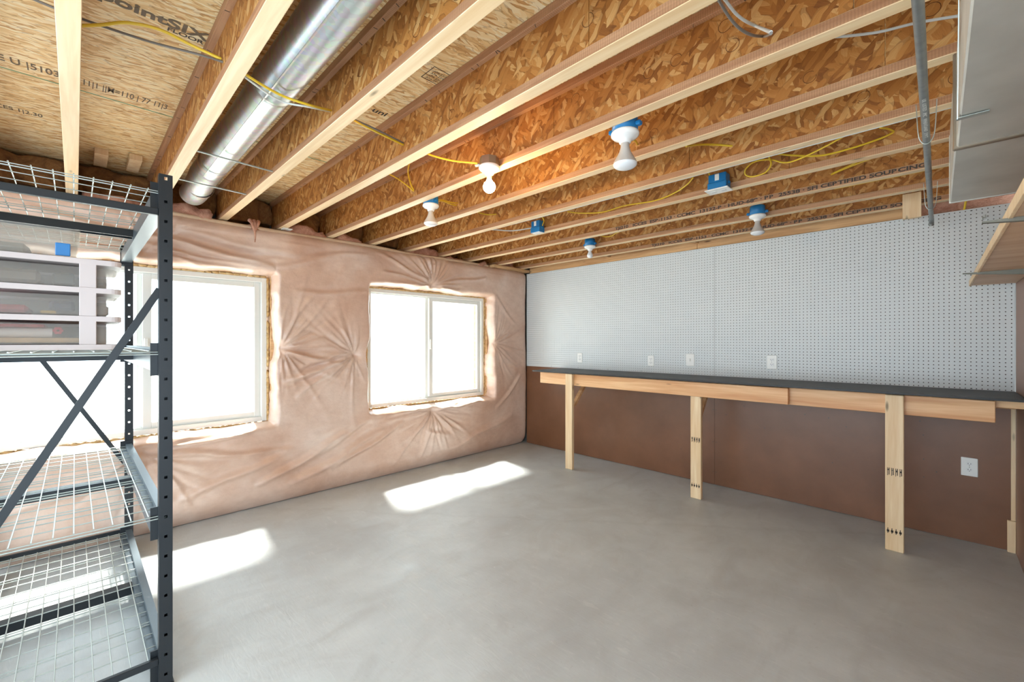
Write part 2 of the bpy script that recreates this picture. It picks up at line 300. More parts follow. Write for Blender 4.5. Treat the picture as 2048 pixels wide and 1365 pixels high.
# ------------------------------------------------------------------ windows
def window(n, y0, y1, sash_right):
    root = bpy.data.objects.new('window_%d' % n, None); COL.objects.link(root); tag(root, kind='structure')
    fx0, fx1 = -4.09, -3.99; fw = .038
    f = MB()
    for a, b in (((fx0, y0, WZ0), (fx1, y0+fw, WZ1)), ((fx0, y1-fw, WZ0), (fx1, y1, WZ1)), ((fx0, y0+fw, WZ0), (fx1, y1-fw, WZ0+fw)), ((fx0, y0+fw, WZ1-fw), (fx1, y1-fw, WZ1))): f.box(a, b, .003)
    # thin glazing bead inside the outer frame
    for a, b in (((fx0+.03, y0+fw, WZ0+fw), (fx1-.025, y0+fw+.012, WZ1-fw)), ((fx0+.03, y1-fw-.012, WZ0+fw), (fx1-.025, y1-fw, WZ1-fw)), ((fx0+.03, y0+fw+.012, WZ0+fw), (fx1-.025, y1-fw-.012, WZ0+fw+.012)), ((fx0+.03, y0+fw+.012, WZ1-fw-.012), (fx1-.025, y1-fw-.012, WZ1-fw))): f.box(a, b)
    f.build('window_frame', M['white'], root)
    mid = (y0+y1)/2-.02
    m = MB().box((fx0+.012, mid-.035, WZ0+fw), (-4.045, mid+.012, WZ1-fw), .003).build('meeting_stile', M['white'], root)
    # the sliding sash sits on the room side of the right half
    s0, s1 = mid-.004, y1-fw-.008; sw = .05; sx0, sx1 = -4.042, -4.012; z0, z1 = WZ0+fw+.002, WZ1-fw-.002
    s = MB()
    for a, b in (((sx0, s0, z0), (sx1, s0+sw, z1)), ((sx0, s1-sw*.8, z0), (sx1, s1, z1)), ((sx0, s0+sw, z0), (sx1, s1-sw*.8, z0+.042)), ((sx0, s0+sw, z1-.042), (sx1, s1-sw*.8, z1))): s.box(a, b, .003)
    so = s.build('sliding_sash', M['white'], root)
    MB().box((sx0+.012, s0+sw-.004, z0+.03), (sx0+.016, s1-sw*.8+.004, z1-.03)).build('glass_pane', M['glass'], root)
    MB().box((fx0+.035, y0+fw, WZ0+fw), (fx0+.039, mid-.02, WZ1-fw)).build('glass_pane', M['glass'], root)
    MB().box((sx1, s0+.008, 1.25), (sx1+.014, s0+.03, 1.36), .004).build('sash_latch', M['plastic_white'], root)
    # rough timber lining around the unit, seen in the gaps
    r = MB()
    for a, b in (((-4.2, y0-.058, WZ0-.058), (-3.96, y0-.02, WZ1+.058)), ((-4.2, y1+.022, WZ0-.058), (-3.96, y1+.058, WZ1+.058)), ((-4.2, y0-.02, WZ1+.022), (-3.96, y1+.022, WZ1+.058)), ((-4.2, y0-.02, WZ0-.058), (-3.96, y1+.022, WZ0-.022))): r.box(a, b)
    r.build('rough_lining', M['platey'], root)
    fm = MB(); rnd = random.Random(n)
    def blob(c, sx, sy, sz):
        vs = []; fs = []; nn = 7
        for i in range(5):
            ph = math.pi*i/4
            for k in range(nn):
                th = 2*math.pi*k/nn; w = 1+rnd.uniform(-.25, .25)
                vs.append((c[0]+sx*math.sin(ph)*math.cos(th)*w, c[1]+sy*math.sin(ph)*math.sin(th)*w, c[2]+sz*math.cos(ph)*w))
        for i in range(4):
            for k in range(nn): fs.append([i*nn+k, i*nn+(k+1) % nn, (i+1)*nn+(k+1) % nn, (i+1)*nn+k])
        fm.add(vs, fs, True)
    for k in range(26):
        z = WZ0+(WZ1-WZ0)*(k+.5)/26
        if rnd.random() < .8: blob((-4.0, y1+.010, z), .022, .014, .032)
        blob((-4.0, y0-.008, z), .022, .012, .032)
    for k in range(32):
        y = y0+(y1-y0)*(k+.5)/32
        blob((-4.0, y, WZ1+.010), .022, .032, .013); blob((-4.0, y, WZ0-.012), .022, .032, .010)
    fm.build('spray_foam', M['foam'], root)
    return root
window(1, *WIN[0], True); window(2, *WIN[1], True)

# ------------------------------------------------------------------ insulation blanket with gathers and folds
OPEN = [(-.42, 1.138, .668, 1.874), (2.005, 3.562, .668, 1.874)]
def vnoise(y, z, sc, seed):
    r = np.random.RandomState(seed); g = r.rand(160, 160); u = (y+5)*sc; v = (z+2)*sc*1.0
    i = np.floor(u).astype(int) % 159; j = np.floor(v).astype(int) % 159; fu = u-np.floor(u); fv = v-np.floor(v)
    fu = fu*fu*(3-2*fu); fv = fv*fv*(3-2*fv)
    return (g[i, j]*(1-fu)*(1-fv)+g[i+1, j]*fu*(1-fv)+g[i, j+1]*(1-fu)*fv+g[i+1, j+1]*fu*fv)-.5
def blanket():
    def coords(lo, hi, step, marks):
        c = list(np.arange(lo, hi, step)); 
        for m, sgn in marks:
            c = [v for v in c if not (min(m, m+sgn*.085)-.004 < v < max(m, m+sgn*.085)+.004)]
            c += [m+sgn*k for k in (0, .0006, .0025, .006, .011, .017, .024, .032, .041, .051, .062, .074, .086)]
        return np.array(sorted(set(round(v, 5) for v in c+[hi])))
    Yc = coords(-1.79, YB+.01, .0105, [(o[0], -1) for o in OPEN]+[(o[1], 1) for o in OPEN])
    Zc = coords(.004, ZJ-.004, .0105, [(.668, -1), (1.874, 1)])
    Y, Z = np.meshgrid(Yc, Zc, indexing='ij')
    d = .035*vnoise(Y, Z, 1.1, 1)+.022*vnoise(Y, Z, 2.7, 2)+.008*vnoise(Y, Z, 7, 3)+.003*vnoise(Y, Z, 17, 4)
    # gathers where the film is pinned: centre, depth, fold spread (mean angle, half width), count, reach
    G = [(1.19, 1.283, (-60, 75), 30, .34), (1.19, 1.283, (88, 130), 7, .2), (1.19, 1.283, (-110, -70), 8, .36),
         (1.832, 1.21, (105, 260), 34, .40), (1.832, 1.21, (70, 100), 6, .16), (1.832, 1.21, (262, 285), 5, .2),
         (2.696, .597, (185, 355), 34, .42), (2.696, .597, (0, 12), 6, .5), (2.696, .597, (170, 180), 5, .5),
         (2.696, 1.93, (5, 175), 30, .46), (2.696, 1.93, (-8, 5), 6, .6), (2.696, 1.93, (175, 188), 6, .6),
         (3.60, 1.31, (-85, 85), 34, .34), (.334, 1.955, (5, 175), 22, .32), (.334, 1.955, (-6, 6), 6, .7), (.334, 1.955, (174, 186), 6, .7),
         (.326, .581, (185, 355), 26, .45), (.326, .581, (-4, 12), 8, .6), (-.5, 1.28, (100, 260), 20, .3)]
    for q, (cy, cz, (a0, a1), n, reach) in enumerate(G):
        r = np.random.RandomState(50+q); dy, dz = Y-cy, Z-cz; R_ = np.hypot(dy, dz)+1e-6; TH = np.degrees(np.arctan2(dz, dy))
        d -= (.055 if q in (0, 3, 6, 9, 12, 13, 16) else 0)*np.exp(-(R_/.055)**1.3)
        for k in range(n):
            a = a0+(a1-a0)*(k+r.uniform(.1, .9))/n; L_ = reach*r.uniform(.35, 1.25); curl = r.uniform(-14, 14)
            dt = (TH-a-curl*R_/max(L_, .05)+180) % 360-180
            s_ = R_*np.radians(dt); w = .0045+.028*R_+0*R_
            env = np.exp(-(R_/L_)**2)*(1-np.exp(-(R_/.02)**2))
            amp = r.uniform(.3, 1)*np.minimum(.026, .005+.12*R_)*(1 if k % 2 else -.8)
            d += amp*env*np.exp(-(s_/w)**2)*(np.abs(dt) < 90)
    # long loose creases: start, end, height, width
    C = [((.55, 2.04), (1.15, 1.93), .014, .02), ((-.2, 2.12), (1.12, 1.98), .012, .018), ((.45, 2.1), (1.3, 2.02), -.01, .02), ((.3, 2.0), (1.1, 1.915), .012, .014),
         ((1.25, 1.0), (1.75, 1.19), .012, .02), ((1.3, .86), (1.7, 1.15), .010, .018), ((1.35, 1.1), (1.8, 1.2), -.012, .02), ((1.22, .95), (1.55, 1.05), -.010, .02), ((1.2, 1.24), (1.72, 1.14), .012, .016),
         ((1.0, .18), (1.75, .50), .012, .022), ((1.25, .13), (2.2, .50), .012, .026), ((1.6, .2), (2.35, .52), .011, .022), ((1.3, .22), (2.0, .56), -.009, .025), ((.5, .20), (1.25, .42), .010, .025),
         ((.35, .58), (1.15, .64), .012, .014), ((.3, .55), (1.3, .42), .010, .018), ((2.2, .62), (3.5, .63), .008, .012), ((2.7, .60), (3.45, .645), .012, .013), ((2.6, .40), (2.9, .30), .008, .02),
         ((2.02, 2.2), (2.64, 1.98), .011, .016), ((2.76, 1.96), (3.45, 2.1), .010, .016), ((2.1, 2.02), (2.6, 1.95), .010, .012), ((1.35, 2.05), (1.95, 2.17), .009, .02), ((1.3, 1.75), (1.95, 1.80), .006, .02), ((1.15, 1.95), (1.7, 2.1), .008, .02),
         ((3.6, 1.9), (3.95, 1.55), .006, .02), ((3.6, .5), (4.05, .9), .006, .02), ((2.9, .15), (3.9, .4), .008, .03), ((-.4, .3), (.5, .52), .01, .03)]
    for (a, b, h, w) in C:
        a, b = np.array(a), np.array(b); u = b-a; L_ = np.hypot(*u); u = u/L_; py, pz = Y-a[0], Z-a[1]
        tt = py*u[0]+pz*u[1]; ss = -py*u[1]+pz*u[0]+.012*np.sin(tt*9+h*900)
        e = np.clip(tt/L_, 0, 1); taper = np.where((tt > 0) & (tt < L_), np.sin(np.pi*e)**.5, 0)
        d += 2.2*h*taper*(np.exp(-(ss/w)**2)-.5*np.exp(-((ss-1.9*w)/(1.3*w))**2))
    d = np.where(Z < .16, d*(Z/.16)**.5+(-.07*(1-np.minimum(Z/.16, 1))**2.2), d)           # tucked in at the floor
    d = np.where(Z > 2.16, d*.6-.11*np.clip((Z-2.16)/.11, 0, 1)**3, d)                      # rolled back at the top
    d -= .05*np.exp(-((YB+.01-Y)/.03))                                                      # and at the corner
    X = XA+d
    for (y0, y1, z0, z1) in OPEN:
        oy = np.maximum(np.maximum(y0-Y, Y-y1), 0); oz = np.maximum(np.maximum(z0-Z, Z-z1), 0); s_ = np.hypot(oy, oz)
        R_ = .052+.02*vnoise(Y, Z, 5, 9); k = np.clip(s_/R_, 0, 1); prof = np.sqrt(np.clip(1-(1-k)**2, 0, 1))**1.0
        near = s_ < .085
        X = np.where(near, (-3.985+.0*Y)*(1-prof)+X*prof, X)
        # uneven hem
        fall = np.exp(-(s_/.05)**2)*(s_ < .12)
        hem = .030*vnoise(Y, Z, 6, 21)+.014*vnoise(Y, Z, 19, 22)
        Yn = Y+np.where((Y < y0+.001) & (Z > z0-.02) & (Z < z1+.02), fall*(-.006+hem), 0)+np.where((Y > y1-.001) & (Z > z0-.02) & (Z < z1+.02), fall*(.004-hem), 0)
        Zn = Z+np.where((Z < z0+.001) & (Y > y0-.02) & (Y < y1+.02), fall*(-.002+hem*.7), 0)+np.where((Z > z1-.001) & (Y > y0-.02) & (Y < y1+.02), fall*(.004-hem*.8), 0)
        # pinched in beside the side gathers
        for (gy, gz) in ((1.19, 1.283), (1.832, 1.21), (3.60, 1.31)):
            m_ = np.exp(-((Z-gz)/.13)**2)*fall
            if abs(gy-y1) < .08: Yn = Yn+.030*m_*(Y > y1-.01)
            if abs(gy-y0) < .20 and gy < y0: Yn = Yn-.045*m_*(Y < y0+.01)
        Y, Z = Yn, Zn
    ny, nz = Y.shape; hole = np.zeros((ny-1, nz-1), bool); cy = (Yc[1:]+Yc[:-1])/2; cz = (Zc[1:]+Zc[:-1])/2
    for (y0, y1, z0, z1) in OPEN: hole |= ((cy > y0) & (cy < y1))[:, None] & ((cz > z0) & (cz < z1))[None, :]
    idx = np.arange(ny*nz).reshape(ny, nz); q = np.stack([idx[:-1, :-1], idx[1:, :-1], idx[1:, 1:], idx[:-1, 1:]], -1)[~hole]
    me = bpy.data.meshes.new('insulation_blanket'); vs = np.stack([X, Y, Z], -1).reshape(-1, 3)
    me.from_pydata(vs.tolist(), [], q.tolist()); me.polygons.foreach_set('use_smooth', [True]*len(me.polygons)); me.materials.append(M['insul'])
    bm = bmesh.new(); bm.from_mesh(me); bmesh.ops.delete(bm, geom=[v for v in bm.verts if not v.link_faces], context='VERTS'); bm.to_mesh(me); bm.free()
    return link('insulation_blanket', me)
ib = blanket(); tag(ib, 'pink film-faced insulation blanket, gathered and creased around both windows', 'insulation')
# pale hem strip rolled along the top edge
hm = MB().tube([(XA-.045+.008*math.sin(y*7), y, ZJ-.022+.005*math.sin(y*4.3)) for y in np.arange(-1.76, 3.56, .06)], .016, 8)
hm.build('top_hem', speck('film_hem', srgb(214, 182, 150), .4, 0, .08, 9), ib)
# ------------------------------------------------------------------ I-joists
JY = [-.0135+.4064*i for i in range(-4, 11)]
ORD = ['first', 'second', 'third', 'fourth', 'fifth', 'sixth', 'seventh', 'eighth', 'ninth', 'tenth', 'eleventh']
X0J, X1J = -4.12, XR-.02; FT, FW, WT = .035, .054, .011
joists = []; PENCIL = []; KNOCK = []
def web_mesh(name):
    w = MB(); cuts = [X0J]
    x = X0J+rng.uniform(.4, 1.0)
    while x < X1J: cuts.append(x); x += rng.uniform(.75, 1.22)
    cuts.append(X1J)
    for a, b in zip(cuts[:-1], cuts[1:]): w.box((a+.0012, -WT/2, FT-.003), (b-.0012, WT/2, ZS-ZJ-FT+.003))
    return w.mesh(name, M['web'])
for i, y in enumerate(JY):
    k = i-4
    if y > 0.01 or k == 0: lab = 'long wooden I-joist with strand-board web, %s from the left under the subfloor' % ORD[k]
    else: lab = 'wooden I-joist behind the wire rack and camera, %s left of the leftmost visible joist' % ['', 'one', 'two', 'three', 'four'][-k]
    r = empty('floor_joist', lab, 'joist', 'parallel I-joists under the subfloor', (0, y, ZJ))
    MB().box((X0J, -FW/2, 0), (X1J, FW/2, FT), .0015).build('bottom_flange', M['flange'], r)
    bf = MB()
    for s in (-1, 1): bf.box((X0J+.001, s*FW/2-.0006, .002), (X1J-.001, s*FW/2+.0006, FT-.002))
    bf.build('flange_edge', M['flange_side'], r)
    tf = MB().box((X0J, -FW/2, ZS-ZJ-FT), (X1J, FW/2, ZS-ZJ-.0005), .0015).build('top_flange', M['flange_side'], r)
    wo = link('web', web_mesh('web'), None, r); joists.append(r)
    kn = MB(); rk_ = random.Random(i+90)      # scored knockout rings in the web
    for _ in range(9):
        x, z, r0 = rk_.uniform(-3.8, .2), rk_.choice([.10, .14, .18]), .021; a0 = rk_.uniform(0, 6)
        for sy in (-1, 1):
            for k in range(15):
                a, b = a0+k*.36, a0+(k+1)*.36
                kn.add([(x+q*math.cos(t_), sy*(WT/2+.0006), z+q*math.sin(t_)) for q, t_ in ((r0, a), (r0, b), (r0+.002, b), (r0+.002, a))], [(0, 1, 2, 3)])
    KNOCK.append((wo, kn))
    # dark scribbles and staples on the top flange underside
    sb = MB(); rr = random.Random(i)
    for _ in range(20):
        x = rr.uniform(-3.9, 0); s = rr.uniform(.006, .012)
        for sy in (-1, 1): sb.beam((x, sy*(WT/2+.004), ZS-ZJ-FT-.0005), (x+rr.uniform(-.008, .008), sy*(FW/2-.002), ZS-ZJ-FT-.0005), rr.uniform(.0015, .004), .001)
    if y < 2.0: PENCIL.append((tf, sb))
J = {k: joists[k+4] for k in range(-4, 11)}
def decal(ob, mb, mat):
    """surface marks become part of the mesh they are on, with a material of their own"""
    me = ob.data; n = len(me.vertices); bm = bmesh.new(); bm.from_mesh(me)
    if mat.name not in me.materials: me.materials.append(mat)
    k = me.materials.find(mat.name); vs = [bm.verts.new(v) for v in mb.v]
    for f in mb.f: bm.faces.new([vs[i] for i in f]).material_index = k
    bm.to_mesh(me); bm.free(); me.update()
def text(s, name, mat, origin, right, up, size, parent=None, sx=1.0, bold=0):
    """flat lettering as a mesh; right and up are unit vectors in the world"""
    cu = bpy.data.curves.new(name, 'FONT'); cu.body = s; cu.size = size; cu.offset = bold; cu.extrude = .0002
    o = bpy.data.objects.new(name, cu); COL.objects.link(o); bpy.context.view_layer.update()
    me = bpy.data.meshes.new_from_object(o.evaluated_get(bpy.context.evaluated_depsgraph_get())); bpy.data.objects.remove(o)
    r, u = Vector(right), Vector(up); n = r.cross(u); og = Vector(origin)
    for v in me.vertices: v.co = og+r*(v.co.x*sx)+u*v.co.y+n*(v.co.z+.0006)
    me.name = name; me.materials.clear(); ob = link(name, me, mat, parent)
    if parent is not None: ob.matrix_parent_inverse = Matrix.Translation(parent.location).inverted()
    return ob
for tf, sb in PENCIL: decal(tf, sb, M['ink'])
for wo, kn in KNOCK: decal(wo, kn, M['knock'])
TXT = 'TJI210   ICCES  ESR-1153 · CCMC  13132-R · HUD-689 · RR  25538 · SFI CERTIFIED SOURCING'
def fit_text(s, x0, x1, **kw):
    ob = text(s, sx=1.0, **kw); xs = [v.co.x for v in ob.data.vertices]; w = max(xs)-min(xs); k = (x1-x0)/w; m = min(xs)
    for v in ob.data.vertices: v.co.x = x0+(v.co.x-m)*k
    return ob
for k, x0, x1 in ((8, -1.94, -.04), (10, -2.02, .02)):
    y = J[k].location.y-FW/2-.0008
    fit_text(TXT, x0, x1, name='printed_lettering', mat=M['ink'], origin=(x0, y, ZJ+.0085), right=(1, 0, 0), up=(0, 0, 1), size=.030, parent=J[k], bold=.0011)
text('14140', 'printed_lettering', M['inkpale'], (-3.60, J[7].location.y-FW/2-.0008, ZJ+.01), (1, 0, 0), (0, 0, 1), .022, J[7], 1.8)
# printing on the underside of the subfloor
def subtext(s, px, py, size, mat, sx=1, bold=0): 
    p = at(px, py, z=ZS-.0006); return text(s, 'printed_lettering', mat, p, (0, 1, 0), (1, 0, 0), size, CEIL, sx, bold)
CEIL = bpy.data.objects['ceiling']
subtext('pointSIX', 192, -7, .078, M['inkpale'], 1.16, .0022); subtext('FLOOR', 333, 60, .034, M['ink'], 1.05, .0006)
subtext('E U |5103', -6, 118, .082, M['inkpale'], .56, .0008); subtext('11|1 ||M=110 | 77 11|3', 163, 168, .080, M['inkpale'], .42, .0008); subtext('CES 1|2.30', -10, 212, .062, M['inkpale'], .60, .0008)
p = at(868, 134, z=ZS-.0006); f = MB()
for dx, dy, w, h in ((0, 0, .12, .003), (.10, 0, .12, .003)): f.box((p.x-dx, p.y, p.z), (p.x-dx+.003, p.y+.12, p.z-.0006))
f.box((p.x-.10, p.y, p.z), (p.x, p.y+.003, p.z-.0006)); f.box((p.x-.10, p.y+.117, p.z), (p.x, p.y+.12, p.z-.0006)); f.build('grade_stamp', M['ink'], CEIL)
for q in range(4): text('APA 23/32'[:9-q], 'grade_stamp', M['inkpale'], (p.x-.03-.02*q, p.y+.015, p.z-.0002), (0, 1, 0), (1, 0, 0), .018, CEIL)
subtext('uni', 742, 222, .06, M['ink'], 1.1, .001)
g = MB()
xg = at(200, 193, z=ZS).x; g.box((xg, -1.6, ZS-.0008), (xg+.006, 4.1, ZS-.0002))
g.build('green_line', M['green'], CEIL)

# ------------------------------------------------------------------ wool stuffed at the joist ends, and above the pegboard
def lump(name, a, b, mat, amp, seed, nx=14, ny=20, nz=14, parent=None):
    """soft block with an uneven surface"""
    bm = bmesh.new(); bmesh.ops.create_grid(bm, x_segments=1, y_segments=1, size=1); bm.clear()
    bmesh.ops.create_cube(bm, size=1); bmesh.ops.subdivide_edges(bm, edges=bm.edges[:], cuts=9, use_grid_fill=True)
    A, B = Vector(a), Vector(b); r = np.random.RandomState(seed); ph = r.rand(6)*6.3
    for v in bm.verts:
        c = Vector((A[i]+(v.co[i]+.5)*(B[i]-A[i]) for i in range(3)))
        n = math.sin(c.y*17+ph[0])*math.cos(c.z*23+ph[1])+.6*math.sin(c.x*31+c.y*29+ph[2])+.5*math.sin(c.z*47+c.x*13+ph[3])*math.sin(c.y*41+ph[4])+r.uniform(-.35, .35)
        d = v.co.normalized(); rd = 1-.12*max(0, v.co.length-.62)/.25
        c = (A+B)/2+Vector(((c-(A+B)/2)[i]*rd for i in range(3))); v.co = c+d*amp*n
    me = bpy.data.meshes.new(name); bm.to_mesh(me); bm.free(); me.polygons.foreach_set('use_smooth', [True]*len(me.polygons)); me.materials.append(mat)
    return link(name, me, None, parent)
for k in range(-3, 10):
    a, b = J[k].location.y, J[k+1].location.y
    where = ('in the %s visible joist bay from the left' % ORD[k]) if k >= 0 else 'behind the rack, %s bay left of the visible ones' % ['', 'one', 'two', 'three'][-k]
    o = lump('rim_batt', (-4.24, a+.010, ZJ+.055), (-4.06-.02*(k % 2), b-.010, ZS-.012), M['brownwool'], .012, k+30); tag(o, 'brown glass-fibre batt '+where, 'insulation', 'brown batts at the joist ends')
    h = .05+.045*math.sin(k*2.3)
    o = lump('pink_wool', (-4.10, a+.035, ZJ-.05), (-3.90+.02*math.sin(k), b-.035-.1*((k*7) % 3)/2, ZJ-.02+h), M['pink'], .020, k+60); tag(o, 'pink wool tuft above the blanket, '+where, 'insulation', 'pink tufts at the joist ends')
cl = MB(); 
p = at(505, 455, x=-3.82)
for q in range(3): cl.tube(spline([p+Vector((0, -.02+.03*q, .05)), p+Vector((.03, -.01+.02*q, .02)), p+Vector((.03, .01, -.05+.01*q)), p+Vector((.02, .012, -.12+.03*q))], 5), [.016-.0008*i for i in range(16)], 7)
tag(cl.build('wool_wisp', M['pink']), 'pale wisp of wool dangling over the top edge of the pink blanket', 'insulation')
o = MB().box(at(562, 460, z=ZJ-.006), at(562, 460, z=ZJ-.006)+Vector((.06, .07, .006))).build('label_card', M['plastic_white']); tag(o, 'small white card tucked under a joist end above the blanket', 'card')
# blocks under the subfloor at the far left bays
for (px, lab) in ((203, 'left'), (272, 'right')):
    q = at(px, 297 if px < 220 else 309, z=ZS); o = MB().box((q.x-.26, q.y-.032, ZS-.04), (q.x, q.y+.032, ZS-.001), .002).build('wood_block', M['stud'])
    tag(o, 'short sawn wood block under the subfloor by the rim, %s one of two' % lab, 'block')
# head of the pegboard wall
xs = [-3.80, -1.635, -.165]
for q, (a, b) in enumerate(zip(xs[:-1], xs[1:])):
    o = MB().box((a+.0015, YB+.002, 2.222), (b-.0015, YB+.04, 2.305), .002).build('top_plate', M['plate'])
    tag(o, 'wooden top plate above the pegboard, %s length' % ['longer left', 'right'][q], 'plate', 'top plates over the pegboard')
o = MB().box((-3.98, 3.55, ZJ-.035), (-3.80, YB, ZJ-.002), .002).build('corner_plate', M['platey']); tag(o, 'short wooden plate at the top corner between blanket and pegboard', 'plate')
for q, x in enumerate((-2.62, -1.66)):
    o = MB().box((x, J[10].location.y+FW/2+.002, ZJ+.002), (x+.04, YB+.1, ZJ+.038), .002).build('nailer_block', M['platey'])
    tag(o, 'wooden cross block above the pegboard, %s one' % ['left', 'right'][q], 'block', 'cross blocks over the pegboard')
o = lump('wall_wool', (-3.8, YB+.045, 2.20), (XR-.1, YB+.17, ZS-.02), M['pink'], .010, 5); tag(o, 'long pink insulation roll behind the top plates over the pegboard', 'insulation')
q0, q1 = at(1805, 390, y=3.985), at(1842, 435, y=3.985)
o = MB().box((q0.x, 3.985, q1.z+.005), (q1.x+.002, 4.022, q0.z), .002).build('hanging_block', M['stud']); tag(o, 'pale wood block nailed upright against the joist nearest the pegboard', 'block')

# ------------------------------------------------------------------ pegboard and hardboard sheets
def pegboard(x0, x1, z0, z1, name, off=0):
    s = .0254; nx, nz = round((x1-x0)/s), round((z1-z0)/s); sx, sz = (x1-x0)/nx, (z1-z0)/nz; r = .0034; th = .006
    GX, GZ = np.meshgrid(np.arange(nx+1), np.arange(nz+1), indexing='ij')
    corner = np.stack([x0+GX*sx, np.full(GX.shape, YB), z0+GZ*sz], -1).reshape(-1, 3)
    an = np.radians(22.5+45*np.arange(8)); CXc, CZc = np.meshgrid(np.arange(nx)+.5, np.arange(nz)+.5, indexing='ij')
    cx = (x0+CXc*sx).reshape(-1, 1); cz = (z0+CZc*sz).reshape(-1, 1)
    ring = np.stack([cx+r*np.cos(an), np.full((cx.size, 8), YB), cz+r*np.sin(an)], -1).reshape(-1, 3); back = ring+np.array([0, th, 0])
    nc = len(corner); nr = len(ring); ci = (np.arange(nx)[:, None]*(nz+1)+np.arange(nz)[None, :]).reshape(-1); base = nc+np.arange(nx*nz)*8; fs = []
    # corners: a=(0,0) b=(1,0) c=(1,1) d=(0,1)
    a, b, c, d = ci, ci+nz+1, ci+nz+2, ci+1; R8 = [base+k for k in range(8)]; B8 = [base+nr+k for k in range(8)]
    quads = []
    for (p_, q_, k0, k1) in ((b, c, 7, 0), (c, d, 1, 2), (d, a, 3, 4), (a, b, 5, 6)): quads.append(np.stack([p_, q_, R8[k1], R8[k0]], -1))
    tris = [np.stack([c, R8[1], R8[0]], -1), np.stack([d, R8[3], R8[2]], -1), np.stack([a, R8[5], R8[4]], -1), np.stack([b, R8[7], R8[6]], -1)]
    for k in range(8): quads.append(np.stack([R8[k], R8[(k+1) % 8], B8[(k+1) % 8], B8[k]], -1))
    fs = np.concatenate(quads).tolist()+np.concatenate(tris).tolist()
    me = bpy.data.meshes.new(name); me.from_pydata(np.concatenate([corner, ring, back]).tolist(), [], fs); me.materials.append(M['peg']); me.update()
    return link(name, me)
XM = -1.475; ZP0, ZP1 = 1.012, 2.219
for q, (a, b) in enumerate(((-3.85, XM-.001), (XM+.001, .350))):
    o = pegboard(a, b, ZP0, ZP1, 'pegboard_panel'); tag(o, 'white perforated pegboard panel above the workbench, %s of the two' % ['wider left', 'right'][q], 'pegboard', 'pegboard panels')
    MB().box((a+.002, YB+.0125, ZP0+.002), (b-.002, YB+.014, ZP1-.002)).build('backing', plain('dark_brown_backing', srgb(60, 44, 36), .9), o)  # dark brown sheet close behind, so the holes come out dark
    sc_ = MB(); rr = random.Random(q)
    for z in (ZP0+.02, (ZP0+ZP1)/2, ZP1-.02):
        for x in np.arange(a+.05, b, .41): sc_.lathe([(0, -.001), (.0035, -.001), (.0035, .001)], (0, 0, 0), 8)
    o2 = MB()
    for z in (ZP0+.013, ZP1-.013):
        for x in np.arange(a+.012, b, .4064): o2.box((x-.003, YB-.0015, z-.003), (x+.003, YB+.001, z+.003), .001)
    decal(o, o2, M['screw'])
    o = MB().box((a, YB, .004), (b, YB+.012, ZP0-.002)).build('hardboard_panel', M['hard']); tag(o, 'smooth brown hardboard panel below the bench, %s of the two' % ['left', 'right'][q], 'panel', 'hardboard panels under the bench')
    o2 = MB(); rr = random.Random(q+5)
    for _ in range(14): x, z = rr.uniform(a+.1, b-.1), rr.uniform(.2, .9); o2.box((x-.003, YB-.001, z-.003), (x+.003, YB+.002, z+.003), .001)
    for z in (.12, .4, .7, .93): o2.box(((b if q == 0 else a)-.012-.003+.024*q, YB-.001, z-.003), ((b if q == 0 else a)-.012+.003+.024*q, YB+.002, z+.003), .001)
    decal(o, o2, M['screw'])
o = MB().box((.318, YB-.022, 0), (XD-.001, YB-.001, .20), .002).box((.334, YB-.012, .20), (XD-.001, YB-.001, .99), .002).build('trim_1', M['stud']); tag(o, kind='structure')

# ------------------------------------------------------------------ workbench
wb = empty('workbench', 'long wall-mounted workbench with black top and pale timber legs', 'workbench')
tp = MB().prism([(-3.245, 3.615, .998), (XD-.004, 3.615, 1.006), (XD-.004, YB-.002, 1.006), (-3.245, YB-.002, .998)], (0, 0, .013)); tp.build('bench_top', M['benchtop'], wb)
MB().box((-3.163, 3.655, .874), (-.774, 3.693, .994), .003).build('front_rail', M['fir'], wb)
MB().box((-1.30, 3.695, .871), (.238, 3.733, .996), .003).build('front_rail', M['fir'], wb)
MB().box((.24, 3.74, .955), (XD-.004, 3.778, .996), .002).build('end_cleat', M['fir'], wb)
MB().box((-3.2, YB-.04, .91), (XD-.004, YB-.002, .997), .002).build('wall_cleat', M['fir'], wb)
def leg(x0, x1, y0, y1, z1, marks):
    o = MB().box((x0, y0, .001), (x1, y1, z1), .004).build('leg', M['stud'], wb)
    rr = random.Random(int(x0*100)); mk = MB()
    for (z, h, w) in marks:
        for q in range(4):
            x = x0+(x1-x0)*(.16+.22*q)
            if h > .03: 
                mk.box((x-.004, y0-.0008, z-h/2), (x-.001, y0, z+h/2)); mk.box((x+.003, y0-.0008, z-h/2+.006), (x+.007, y0, z+h/2)); mk.box((x-.001, y0-.0008, z+rr.uniform(-.01, .01)), (x+.003, y0, z+rr.uniform(.011, .016)))
            else:
                mk.box((x-.006, y0-.0008, z-.006), (x+.006, y0, z+.008)); mk.box((x-.003, y0-.0008, z-h*.7), (x+.001, y0, z+h))
    if marks: decal(o, mk, M['ink'])
leg(-2.782, -2.693, 3.616, 3.654, .996, [])
leg(-1.503, -1.414, 3.697, 3.735, .996, [(.50, .045, 0), (.11, .02, 0)])
leg(-.238, -.148, 3.656, 3.694, .996, [(.505, .05, 0), (.125, .02, 0)])
for x in (-2.735, -1.455, -.19): MB().beam((x, 3.74 if x > -2 else 3.70, .66), (x, 4.02, .99), .038, .03, (0, -1, 1)).build('diagonal_brace', M['fir'], wb)

